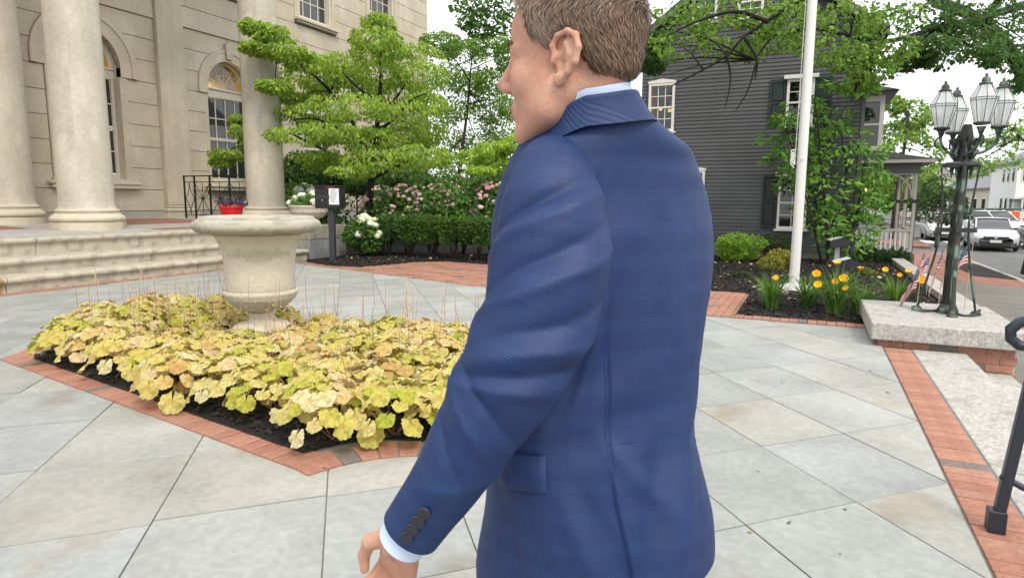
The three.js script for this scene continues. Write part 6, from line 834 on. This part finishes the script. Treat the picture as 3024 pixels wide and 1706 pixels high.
// ---- cloth
const tSuit = tex(512, (u, v) => { // 0.1 m square: fine lines in groups, both ways
  const g = (t) => { const p = (t * 2) % 1 * .05; if (p > .018) return 0; const q = (p % .0026) / .0026; return q < .40 ? 1 : q > .5 && q < .85 ? -.75 : 0; }; const w = (hash3(Math.floor(u * 512), Math.floor(v * 512), 3) - .5) * .028 + (fbm(u * 128, v * 6, 3, 2, 6) - .5) * .03 + (fbm(u * 6, v * 128, 9, 2, 6) - .5) * .03; const k = g(v) * .060 + g(u) * .024; return [.046 + w * .8 + k * .85, .168 + w * .9 + k, .350 + w * 1.1 + k * 1.15];
}, 10);
const tSuitB = tex(256, gray((u, v) => .5 + .25 * Math.sin(u * 402) * Math.sin(v * 402) + (fbm(u * 60, v * 60, 2, 2, 60) - .5) * .5), 10, false);
M.suit = new THREE.MeshPhysicalMaterial({ color: lin(1, 1, 1), map: tSuit, bumpMap: tSuitB, bumpScale: .0004, roughness: .62, sheen: .12, sheenColor: lin(.3, .5, .8), sheenRoughness: .4, side: THREE.DoubleSide });
M.shirt = mat(lin(.56, .66, .86), .75, { side: THREE.DoubleSide });
function grid(nu, nv, fn, closed = false) { const pos = [], uv = [], idx = []; for (let j = 0; j <= nv; j++) for (let i = 0; i <= nu; i++) { const [p, t] = fn(i / nu, j / nv); pos.push(...p); uv.push(...t); } const W = nu + 1; for (let j = 0; j < nv; j++) for (let i = 0; i < nu; i++) { const a = j * W + i; idx.push(a, a + 1, a + W, a + 1, a + W + 1, a + W); } const g = new THREE.BufferGeometry(); g.setAttribute('position', new THREE.Float32BufferAttribute(pos, 3)); g.setAttribute('uv', new THREE.Float32BufferAttribute(uv, 2)); g.setIndex(idx); g.computeVertexNormals(); if (closed) { const n = g.attributes.normal; for (let j = 0; j <= nv; j++) { const a = j * W, b = a + nu; const x = n.getX(a) + n.getX(b), y = n.getY(a) + n.getY(b), z = n.getZ(a) + n.getZ(b), l = Math.hypot(x, y, z) || 1; n.setXYZ(a, x / l, y / l, z / l); n.setXYZ(b, x / l, y / l, z / l); } } return g; }
function table(rows, y) { // smooth interpolation of ring parameters by height (rows from high to low)
  const n = rows.length; let k = 0; while (k < n - 2 && y < rows[k + 1][0]) k++; const t = clamp((rows[k][0] - y) / (rows[k][0] - rows[k + 1][0]), 0, 1); const a = rows[Math.max(0, k - 1)], b = rows[k], c = rows[k + 1], d = rows[Math.min(n - 1, k + 2)]; return b.map((_, i) => .5 * (2 * b[i] + (c[i] - a[i]) * t + (2 * a[i] - 5 * b[i] + 4 * c[i] - d[i]) * t * t + (3 * b[i] - a[i] - 3 * c[i] + d[i]) * t * t * t));
}
const rings = [[1.552, .004, -.022, .070, .066, .072, 4], [1.54, .008, -.020, .086, .072, .080, 6], [1.525, .014, -.016, .100, .082, .090, 8], [1.508, .021, -.012, .142, .093, .098, 11], [1.488, .031, -.007, .198, .103, .105, 13], [1.465, .039, -.002, .232, .108, .110, 15], [1.44, .047, .001, .260, .111, .115, 15], [1.4, .054, .005, .286, .115, .122, 15], [1.35, .056, .005, .295, .118, .128, 14], [1.3, .052, .005, .288, .124, .128, 12], [1.25, .044, .005, .268, .135, .125, 9], [1.2, .035, .005, .245, .148, .121, 6], [1.15, .026, .005, .223, .158, .118, 3], [1.1, .019, .005, .203, .163, .118, 0], [1.05, .019, .005, .2, .164, .122, 0], [1.0, .018, .003, .202, .166, .128, 0], [.95, .015, 0, .202, .17, .135, 0], [.9, .007, -.004, .206, .174, .142, 0], [.85, -.003, -.006, .207, .178, .148, 0], [.8, -.012, -.006, .202, .18, .152, 0], [.755, -.012, -.006, .2, .181, .153, 0]];
const gs = (x, s) => Math.exp(-x * x / (2 * s * s));
function torso(th, y, off = 0) { // th = 0 centre back, + towards his left
  const [, cx, cz, aR, aL, b, al] = table(rings, y); const s = Math.sin(th), c = Math.cos(th), n = 2.3, A = s > 0 ? aL : aR; let x = A * Math.sign(s) * Math.abs(s) ** (2 / n), z = -b * Math.sign(c) * Math.abs(c) ** (2 / n); const l = Math.hypot(x, z) || 1;
  let d = off; const ux = x, back = c > 0 ? 1 : 0; // ux: distance to the left of the back seam
  d += -.0045 * gs(ux, .0028) * sstep(.98, 1.0, y) * back * sstep(1.40, 1.2, y);                 // centre seam
  if (y < .992 && back) d += (.0075 * sstep(.0025, -.0025, ux + (.99 - y) * .02) - .003) * sstep(.992, .95, y);   // vent: one flap over the other
  d += .017 * gs(ux - .062 - (1.17 - y) * .36, .016) * gs(y - 1.21, .08) - .015 * gs(ux - .098 - (1.17 - y) * .40, .017) * gs(y - 1.20, .09); // pull below the armhole
  d += .010 * gs(ux - .022 - (1.19 - y) * .26, .011) * gs(y - 1.20, .07) - .011 * gs(ux - .040 - (1.19 - y) * .30, .012) * gs(y - 1.20, .08) - .006 * gs(ux + .008 - (1.2 - y) * .2, .014) * gs(y - 1.21, .07);
  d += .005 * Math.sin((ux * .5 + y) * 46 + 1) * gs(y - 1.06, .05) * (.4 + .6 * sstep(-.18, .1, ux));
  d += .010 * gs(ux + .115 + (y - .92) * .35, .020) * gs(y - .90, .12) - .010 * gs(ux + .065 + (y - .92) * .3, .02) * gs(y - .88, .12) + .008 * gs(ux - .075 - (y - .9) * .2, .018) * sstep(1.0, .85, y) - .007 * gs(ux - .035 - (y - .9) * .3, .014) * sstep(1.0, .88, y) + .007 * gs(ux + .03 - (y - .98) * .8, .016) * gs(y - .96, .05);
  d += .004 * gs(ux + .13, .02) * gs(y - 1.25, .1) - .004 * gs(ux + .09, .025) * gs(y - 1.3, .09);
  d += (fbm(ux * 14 + 3, y * 10, c * 2 + 5, 3) - .5) * .010 * sstep(1.50, 1.42, y);
  const k = 1 + d / l; x *= k; z *= k; const ca = Math.cos(R(al)), sa = Math.sin(R(al)); return [cx + x * ca + z * sa, y, cz - x * sa + z * ca];
}
{
  const warp = t => { const a = t * 2 - 1; return Math.PI * (.35 * a + .65 * a * a * a); }; // finer near the back seam
  const g = grid(260, 200, (u, v) => { const th = warp(u), hem = .772 - .012 * Math.cos(th) + .02 * Math.max(0, -Math.sin(th)); const y = lerp(hem, 1.530, v < .8 ? v / .8 * .86 : .86 + (v - .8) / .2 * .14); const p = torso(th, y); return [p, [th * .2, y]]; }, true);
  const jk = add('jacket', g, M.suit, man);
  // pocket flap
  const pf = grid(30, 14, (u, v) => { const th = lerp(R(33), R(88), u), y = lerp(1.005, .945, v) - .03 * (1 - u) * 0 - .012 * u; const o = .006 + .003 * Math.sin(v * Math.PI); const edge = Math.min(u, 1 - u, 1 - v) < .01 ? -.004 : 0; return [torso(th, y, o + edge), [th * .17 + .013, y + .02]]; }); add('pocket_flap', pf, M.suit, jk);
  // collar: stands up the neck and folds over
  const neckC = a => { const f = sstep(1.2, 2.6, Math.abs(a)); return [.008 + .020 * 0, -.012]; };
  const ringN = (a, y, r, lean) => { const cx = .040 + (y - 1.56) * .29, cz = -.045 - (y - 1.56) * .35; return [cx + Math.sin(a) * r * 1.06, y, cz - Math.cos(a) * r * .98]; };
  const tops = [[-2.6, 1.52], [-1.6, 1.571], [-1, 1.577], [.34, 1.561], [1, 1.541], [1.7, 1.510], [2.6, 1.475]]; const shirtTop = a => { let k = 0; while (k < 5 && a > tops[k + 1][0]) k++; return lerp(tops[k][1], tops[k + 1][1], sstep(tops[k][0], tops[k + 1][0], a) * .4 + .6 * clamp((a - tops[k][0]) / (tops[k + 1][0] - tops[k][0]), 0, 1)); };
  const collar = grid(90, 22, (u, v) => { const a = lerp(-2.3, 2.2, u), front = sstep(.8, 2.3, Math.abs(a)); const top = shirtTop(a) - .013 - .006 * sstep(.6, 1.8, a), low = top - lerp(.040, .055, front); let y, r; if (v < .3) { const k = v / .3; y = lerp(low + .004, top, k); r = lerp(.074, .070, k); } else if (v < .42) { const k = (v - .3) / .12, g2 = k * Math.PI; y = top + Math.sin(g2) * .0035; r = .070 + .008 * (1 - Math.cos(g2)) / 2; } else { const k = (v - .42) / .58; y = lerp(top, low, k); r = .078 + .022 * k ** 1.2 + .008 * front * k; } const p = ringN(a, y, r); return [p, [a * .08 + .02, y * 1 + v * .05]]; }); add('collar', collar, M.suit, jk);
  const shirt = grid(90, 10, (u, v) => { const a = lerp(-2.6, 2.6, u), front = sstep(.6, 2.5, Math.abs(a)); const top = shirtTop(a); const y = lerp(top - .07, top, v); return [ringN(a, y, .0645 + .004 * (1 - v)), [u, v]]; }); add('shirt_collar', shirt, M.shirt, man);
  const fold = grid(90, 8, (u, v) => { const a = lerp(-2.6, 2.6, u), front = sstep(.6, 2.5, Math.abs(a)); const top = shirtTop(a); const y = lerp(top + .0008, top - .04, v); return [ringN(a, y, .0662 + .0036 * Math.sqrt(v)), [u, v]]; }); add('collar_fold', fold, M.shirt, man.children[man.children.length - 1]);
  // sleeves
  function sleeve(C, Rr, seedn, name, cuffR) {
    const curve = new THREE.CatmullRomCurve3(C.map(p => V3(...p))); const NS = 120; const fr = curve.computeFrenetFrames(NS, false); const L = curve.getLength();
    const ref = V3(.3, .1, -1).normalize(); // rough direction out of the back: fixes the zero angle
    const at = (s, a, off = 0) => { const i = Math.round(clamp(s, 0, 1) * NS), p = curve.getPointAt(clamp(s, 0, 1)), T = fr.tangents[i]; const n = ref.clone().addScaledVector(T, -ref.dot(T)).normalize(), b = V3().crossVectors(T, n); const f = s * (Rr.length - 1), k = Math.min(Rr.length - 2, Math.floor(f)); let r = lerp(Rr[k], Rr[k + 1], f - k);
      const S = s * L; let d = off; const A = (c, w) => { let q = a - c; q = Math.atan2(Math.sin(q), Math.cos(q)); return Math.exp(-q * q / (2 * w * w)); };
      const rdg = (q, w) => Math.exp(-(Math.sqrt(q * q + .05 * w * w) - .2236 * w) / w * 1.1); const fold = (s0, c, slope, ws, wa, h) => h * 1.25 * rdg(s - s0 - slope * Math.atan2(Math.sin(a - c), Math.cos(a - c)), ws) * A(c, wa);
      d += fold(.215, .35, .05, .020, .75, -.013) + fold(.262, .35, .06, .022, .8, .008) + fold(.33, .1, .075, .022, .8, -.009) + fold(.385, .0, .08, .022, .9, .007) + fold(.45, -.3, .07, .020, .8, -.008) + fold(.50, -.3, .06, .018, .9, .007) + fold(.545, -.2, .05, .016, .9, -.008) + fold(.585, .0, .04, .016, .9, .006) + fold(.625, .2, -.04, .016, .9, -.006) + fold(.67, .5, -.05, .018, .9, .005) + fold(.74, .6, -.06, .02, .8, -.005) + fold(.80, -.6, .05, .02, .9, .004) + fold(.40, 2.6, -.06, .03, .8, -.006) + fold(.55, 2.6, .06, .02, .8, .006) + fold(.60, 2.8, .04, .016, .8, -.007);
      d += (fbm(Math.cos(a) * 1.6 + 7 + seedn, Math.sin(a) * 1.6 + 3, S * 9, 2) - .5) * .006 * sstep(1, .85, s) * sstep(0, .12, s);
      r += d; return [p.x + (n.x * Math.cos(a) + b.x * Math.sin(a)) * r, p.y + (n.y * Math.cos(a) + b.y * Math.sin(a)) * r, p.z + (n.z * Math.cos(a) + b.z * Math.sin(a)) * r]; };
    const g = grid(110, 170, (u, v) => { const a = u * Math.PI * 2, s = v < .94 ? v / .94 : 1 - (v - .94) / .06 * .10; return [at(s, a, v < .94 ? 0 : -.004), [a * .06, s * L]]; }, true); const m = add(name, g, M.suit, jk); m.userData.at = undefined; return { m, at, curve, L };
  }
  const Lc = [[.070, 1.478, -.035], [.096, 1.458, -.066], [.106, 1.42, -.092], [.115, 1.344, -.120], [.127, 1.287, -.136], [.144, 1.232, -.150], [.175, 1.177, -.157], [.206, 1.119, -.153], [.240, 1.058, -.143], [.273, .995, -.130], [.309, .933, -.110], [.328, .901, -.100]];
  const SL = sleeve(Lc, [.020, .058, .078, .088, .087, .083, .078, .070, .061, .055, .050, .047], 0, 'sleeve');
  const SR = sleeve([[-.10, 1.44, .03], [-.14, 1.41, .05], [-.15, 1.34, .075], [-.15, 1.25, .105], [-.145, 1.17, .13], [-.135, 1.10, .19], [-.11, 1.035, .27]], [.04, .07, .075, .07, .065, .058, .048], 2, 'sleeve');
  const cb = [...Array(4)].map((_, i) => .885 + i * .026).reverse(); const camL = V3(.327, 1.4, 1.052).applyAxisAngle(V3(0, 1, 0), -R(218));
  for (const s of cb) { let best = 0, bd = 1e9; for (let a = 0; a < 6.28; a += .05) { const p = SL.at(s, a); const d = V3(...p).distanceTo(V3(camL.x, 1.4, camL.z)); if (d < bd) { bd = d; best = a; } } const a = best + .0; const p = V3(...SL.at(s, a, .002)), q = V3(...SL.at(s, a, -.02)); const n = p.clone().sub(q).normalize(); const bt = lathe([[0, .0028], [.005, .0028], [.0075, .0044], [.0094, .0040], [.0099, .0018], [.0092, 0], [0, 0]], 20); bt.applyQuaternion(new THREE.Quaternion().setFromUnitVectors(V3(0, 1, 0), n)); bt.translate(p.x, p.y, p.z); add('button', bt, M.button ??= mat(lin(.02, .022, .035), .25), SL.m); }
  // shirt cuffs
  const cuff = (a, b, ra, rb) => { const c = new THREE.CylinderGeometry(rb, ra, V3(...a).distanceTo(V3(...b)), 40, 6, true); c.applyQuaternion(new THREE.Quaternion().setFromUnitVectors(V3(0, 1, 0), V3(...b).sub(V3(...a)).normalize())); c.translate((a[0] + b[0]) / 2, (a[1] + b[1]) / 2, (a[2] + b[2]) / 2); return c; };
  add('shirt_cuff', cuff([.300, .948, -.115], [.3405, .881, -.0905], .040, .0385), M.shirt, man); add('shirt_cuff', cuff([-.125, 1.06, .235], [-.098, 1.015, .31], .038, .036), M.shirt, man);
  // shirt front, tie and trousers
  add('shirt_front', grid(20, 20, (u, v) => { const th = Math.PI + lerp(-.35, .35, u), y = lerp(1.12, 1.53, v); return [torso(th, y, .004 - .02 * Math.abs(u - .5)), [u, v]]; }), M.shirt, man);
  add('tie', grid(6, 20, (u, v) => { const th = Math.PI + lerp(-.12, .12, u) * (1 - .4 * v), y = lerp(1.12, 1.52, v); return [torso(th, y, .010), [u, v]]; }), mat(lin(.12, .02, .03), .6), man);
  const leg = (C, Rr, n) => { const c = new THREE.CatmullRomCurve3(C.map(p => V3(...p))); return grid(48, 60, (u, v) => { const p = c.getPointAt(v), a = u * Math.PI * 2, f = v * (Rr.length - 1), k = Math.min(Rr.length - 2, Math.floor(f)), r = lerp(Rr[k], Rr[k + 1], f - k) + (fbm(Math.cos(a) + 3 + n, Math.sin(a) + 3, v * 8, 3) - .5) * .014; return [[p.x + Math.cos(a) * r, p.y, p.z + Math.sin(a) * r * 1.05], [a * .1, p.y]]; }, true); };
  const tr = add('trousers', mergeGeometries([leg([[.085, .98, 0], [.095, .72, .03], [.10, .5, .06], [.10, .28, .04], [.10, .07, 0]], [.10, .105, .085, .078, .085], 1), leg([[-.085, .98, 0], [-.09, .72, .015], [-.095, .5, .03], [-.10, .28, -.05], [-.10, .09, -.12]], [.10, .105, .085, .078, .085], 4), grid(48, 10, (u, v) => { const a = u * Math.PI * 2; return [[.0 + Math.cos(a) * .165, lerp(.84, 1.02, v), -.003 + Math.sin(a) * .118], [a * .1, v * .2]]; })]), M.suit, man);
  const shoe = (x, z, turn) => { const g = sdfMesh((a, b, c) => Math.max(-b + .0, sm(ell(a, b, c, [0, .03, .10], [.047, .045, .115]), ell(a, b, c, [0, .04, -.02], [.040, .07, .07]), .03)), [-.06, -.006, -.1], [.06, .13, .24], .006); g.rotateY(turn); g.translate(x, .006, z); return g; };
  add('shoe', shoe(.10, 0, .1), mat(lin(.02, .014, .01), .3), man); add('shoe', shoe(-.10, -.12, -.1), mat(lin(.02, .014, .01), .3), man);
}
// =====================================================================  the street beyond
function loftZ(st, nu = 28) { // stations [z, halfWidth, y0, y1, power], closed rounded sections
  const nv = st.length - 1; const g = grid(nu, nv * 3, (u, v) => { const f = v * nv, k = Math.min(nv - 1, Math.floor(f)), t = f - k, s = t * t * (3 - 2 * t), q = st[k].map((a, i) => lerp(a, st[k + 1][i], i === 0 ? t : s)); const a = u * Math.PI * 2, n = q[4], c = Math.cos(a), d = Math.sin(a); return [[q[1] * Math.sign(c) * Math.abs(c) ** (2 / n), (q[2] + q[3]) / 2 + (q[3] - q[2]) / 2 * Math.sign(d) * Math.abs(d) ** (2 / n), q[0]], [u, v]]; }, true); return ni(g);
}
const tyreG = new THREE.TorusGeometry(.24, .09, 10, 24).rotateY(Math.PI / 2), rimG = new THREE.CylinderGeometry(.2, .2, .12, 18).rotateZ(Math.PI / 2);
function car(label, pos, turn, paint, tall = 0) {
  const t = thing('parked_car', label, 'car', pos, turn, 'cars on the street'); const h = tall;
  const body = mat(paint, .25, { metalness: .3 }), dk = mat(lin(.012, .012, .014), .5), gl = M.glass;
  add('body', loftZ([[2.22, .62, .32, .62, 4], [2.12, .82, .22, .74, 4.5], [1.7, .89, .18, .86 + h * .3, 5], [.95, .91, .18, .98 + h * .4, 5], [-.5, .91, .18, 1.0 + h * .4, 5], [-1.7, .90, .2, 1.0 + h * .4, 5], [-2.15, .84, .28, .92 + h * .4, 4.5], [-2.25, .7, .4, .8, 4]]), body, t);
  const cabin = add('greenhouse', loftZ([[1.05, .74, .9 + h * .4, .98 + h * .4, 4], [.35, .70, .9, 1.34 + h, 4], [.1, .66, .9, 1.41 + h, 4.5], [-1.2, .65, .9, 1.42 + h, 4.5], [-1.7 - h * .6, .62, .9, 1.30 + h, 4], [-2.05 - h * .2, .66, .9, .99 + h * .4, 4]]), gl, t);
  add('roof', loftZ([[.2, .56, 1.37 + h, 1.415 + h, 3], [-.1, .62, 1.36 + h, 1.44 + h, 3], [-1.2, .61, 1.36 + h, 1.45 + h, 3], [-1.6 - h * .5, .54, 1.34 + h, 1.40 + h, 3]]), body, cabin);
  for (const s of [-1, 1]) { add('pillar', flat([s * .66, 1.0 + h * .4, .98], [s * .6, 1.4 + h, .15], .06, .05), body, cabin); add('mirror', rbx(.16, .11, .08, .03, s * .98, 1.02 + h * .3, .75), body, t); const hl = add('headlight', rbx(.34, .13, .12, .04, s * .62, .68, 2.08, s * .18), mat(lin(.75, .78, .8), .12), t); add('fog_grille', rbx(.3, .12, .06, .02, s * .6, .36, 2.16, s * .12), dk, t); }
  add('grille', rbx(.9, .16, .05, .02, 0, .58, 2.2), dk, t); add('lower_intake', rbx(1.1, .2, .06, .03, 0, .34, 2.17), dk, t); add('number_plate', bx(.42, .12, .02, 0, .46, 2.24), mat(lin(.6, .6, .6), .5), t); add('badge', new THREE.CylinderGeometry(.06, .06, .02, 16).rotateX(Math.PI / 2).translate(0, .63, 2.235), mat(lin(.7, .7, .72), .2, { metalness: .8 }), t);
  for (const z of [1.38, -1.36]) for (const s of [-1, 1]) { const w = add('wheel', tyreG.clone().translate(s * .82, .33, z), dk, t); add('rim', rimG.clone().translate(s * .84, .33, z), mat(lin(.35, .35, .36), .35, { metalness: .7 }), w); }
  add('underside', b6(-.8, .8, .16, .3, -2, 2), dk, t);
}
car('silver car facing the camera beside the kerb', [7.6, -.742, -36.6], R(-6), lin(.45, .46, .48));
car('white car standing farther down the street', [10.5, -.742, -49.6], R(20), lin(.7, .7, .7), .18);
car('dark car cut off by the right edge of the view', [10.15, -.742, -38.6], R(-8), lin(.015, .016, .018));
car('pale car half hidden behind the lamp post', [6.9, -.742, -44.5], R(-3), lin(.5, .5, .5), .1);
// roadworks
{
  const om = mat(lin(.75, .14, .02), .6), wm = mat(lin(.72, .7, .68), .6);
  for (const [x, z, w, lab] of [[9.55, -53.5, 2.6, 'orange and white road barrier left of the parked cars'], [12.35, -56.5, 2.6, 'tall orange road barrier behind the white car'], [12.3, -51.6, 2.4, 'orange road barrier at the right edge']]) { const t = thing('road_barrier', lab, 'barrier', [x, -.742, z], rr(-.2, .2), 'roadworks barriers'); const tl = x > 12 ? 1.6 : 1.25; for (const y of [.85 * tl, .5 * tl]) { const b = add('board', bx(w, .26 * tl, .04, 0, y, 0), om, t); for (let i = 0; i < 3; i++) add('stripe', bx(w * .12, .26 * tl + .004, .044, (i - 1) * w * .3, y, 0), wm, b); } for (const s of [-1, 1]) add('leg', bx(.05, 1.05 * tl, .3, s * w * .42, .52 * tl, 0), wm, t); }
  const t = thing('mesh_fence', 'green mesh construction fence behind the cars', 'fence', [13.4, -.742, -64]); for (let i = 0; i < 4; i++) { add('mesh_panel', bx(1.7, 1.45, .02, i * 1.75 - 2.6, .95, 0), mat(lin(.06, .13, .10), .9), t); add('post', bx(.05, 1.8, .05, i * 1.75 - 3.48, .9, 0), mat(lin(.3, .3, .3), .5), t); }
}
function townHouse(label, [x, z], w, d, h, roofH, wall, roof, floors, colsN, turn = 0) {
  const t = thing('town_house', label, 'house', [x, -.6, z], turn); const wm = mat(wall, .8);
  add('wall', mg([b6(-w / 2, w / 2, 0, h, -d / 2, d / 2), prismXY([[-w / 2, h], [w / 2, h], [0, h + roofH]], -d / 2 + .01, d / 2 - .01)]), wm, t);
  for (const s of [-1, 1]) add('roof', (() => { const a = [s * (w / 2 + .35), h - .2], b = [0, h + roofH + .1]; return prismXY(s < 0 ? [a, b, [b[0], b[1] + .15], [a[0], a[1] + .15]] : [b, a, [a[0], a[1] + .15], [b[0], b[1] + .15]], -d / 2 - .3, d / 2 + .3); })(), mat(roof, .9), t);
  for (let f = 0; f < floors; f++) for (let c = 0; c < colsN; c++) { const X = -w / 2 + (c + .5) * w / colsN, Y = 1.2 + f * (h - .4) / floors; const win = add('window', b6(X - .42, X + .42, Y, Y + 1.25, d / 2, d / 2 + .05), M.trim, t); add('pane', b6(X - .34, X + .34, Y + .08, Y + .6, d / 2 + .051, d / 2 + .06), M.glass, win); add('pane', b6(X - .34, X + .34, Y + .65, Y + 1.17, d / 2 + .051, d / 2 + .06), M.glass, win); }
  for (let f = 0; f < floors; f++) for (let c = 0; c < 3; c++) { const Z = d / 2 - (c + .6) * 1.6, Y = 1.2 + f * (h - .4) / floors; if (Z < -d / 2 + .5) continue; const win = add('window', b6(-w / 2 - .05, -w / 2, Y, Y + 1.25, Z - .4, Z + .4), M.trim, t); add('pane', b6(-w / 2 - .06, -w / 2 - .051, Y + .08, Y + 1.17, Z - .32, Z + .32), M.glass, win); }
  return t;
}
townHouse('white wooden house far down the right side of the street', [19.6, -74], 7.4, 9, 5.6, 1.6, lin(.72, .72, .71), lin(.2, .2, .21), 2, 5);
townHouse('cream house with a grey gable beyond the white house', [18.6, -88], 6, 8, 3.6, 2.2, lin(.55, .5, .4), lin(.22, .22, .24), 1, 3, .3);
townHouse('pale house at the far end of the street', [15.2, -104], 7, 8, 4.4, 2.4, lin(.6, .58, .53), lin(.2, .2, .2), 2, 3, -.2);
{ const t = thing('shop_awning', 'grey awning on posts in front of the white house', 'awning', [17.2, -.6, -68.6]); add('canopy', prismXY([[-1.6, 2.3], [1.8, 2.3], [1.8, 2.9], [1.2, 3.0]], -2, 2), mat(lin(.34, .34, .34), .8), t); for (const s of [-1.9, 1.9]) add('post', bx(.12, 2.3, .12, -1.4, 1.15, s), M.trim, t); }
{ const t = thing('street_bollard', 'slim dark bollard on the brick island beyond the porch', 'bollard', [4.6, -.62, -38.2]); add('shaft', uvm(lathe([[0, 0], [.13, 0], [.13, .1], [.08, .2], [.05, .45], [.045, 1.25], [.06, 1.27], [.03, 1.36], [0, 1.38]], 14)), mat(lin(.05, .055, .075), .5), t); add('base_ring', lathe([[.1, .0], [.16, .0], [.16, .06], [.1, .08]], 14), mat(lin(.05, .055, .075), .5), t); }
// trees closing the far end of the street
{
  const far = [[7.0, -70, 3.2, 6.0, 'rounded far tree left of the street end'], [3.5, -62, 3.0, 6.5, 'far tree above the porch roof'], [11.5, -92, 3.6, 6.5, 'far tree at the centre of the street end'], [14.2, -112, 4, 7, 'farthest tree behind the pale house'], [22, -100, 4.5, 8, 'tall far tree behind the white house'], [.5, -52, 2.6, 6.5, 'far tree hidden partly by the grey house'], [-18, -48, 4, 8, 'tall tree behind the courthouse garden'], [-11, -46, 3.6, 6.5, 'broad tree behind the garden left of the man'], [-7, -40, 3, 6, 'tree behind the garden near the man'], [-14.5, -37, 2.8, 5.5, 'tree just beyond the courthouse corner']];
  far.forEach(([x, z, r, h, lab], i) => { const cl = []; for (let k = 0; k < 13; k++) { const a = rr(0, 6.28), q = Math.sqrt(rnd()) * r * .75; cl.push([x + Math.cos(a) * q, -.6 + h * rr(.38, .95) * (1 - q / r * .25), z + Math.sin(a) * q, r * .42, r * .3]); } simpleTree('distant_tree', lab, cl, [x, -.7, z], { per: 420, size: .34, wide: .34, droop: .2, cols: i % 3 ? [...G_light, ...G_mid] : [...G_mid, [.16, .28, .06]], gap: .33, gs: .8, spread: 1.1 }, .2, M.bark, 'distant trees'); });
}
renderer.render(scene, camera);
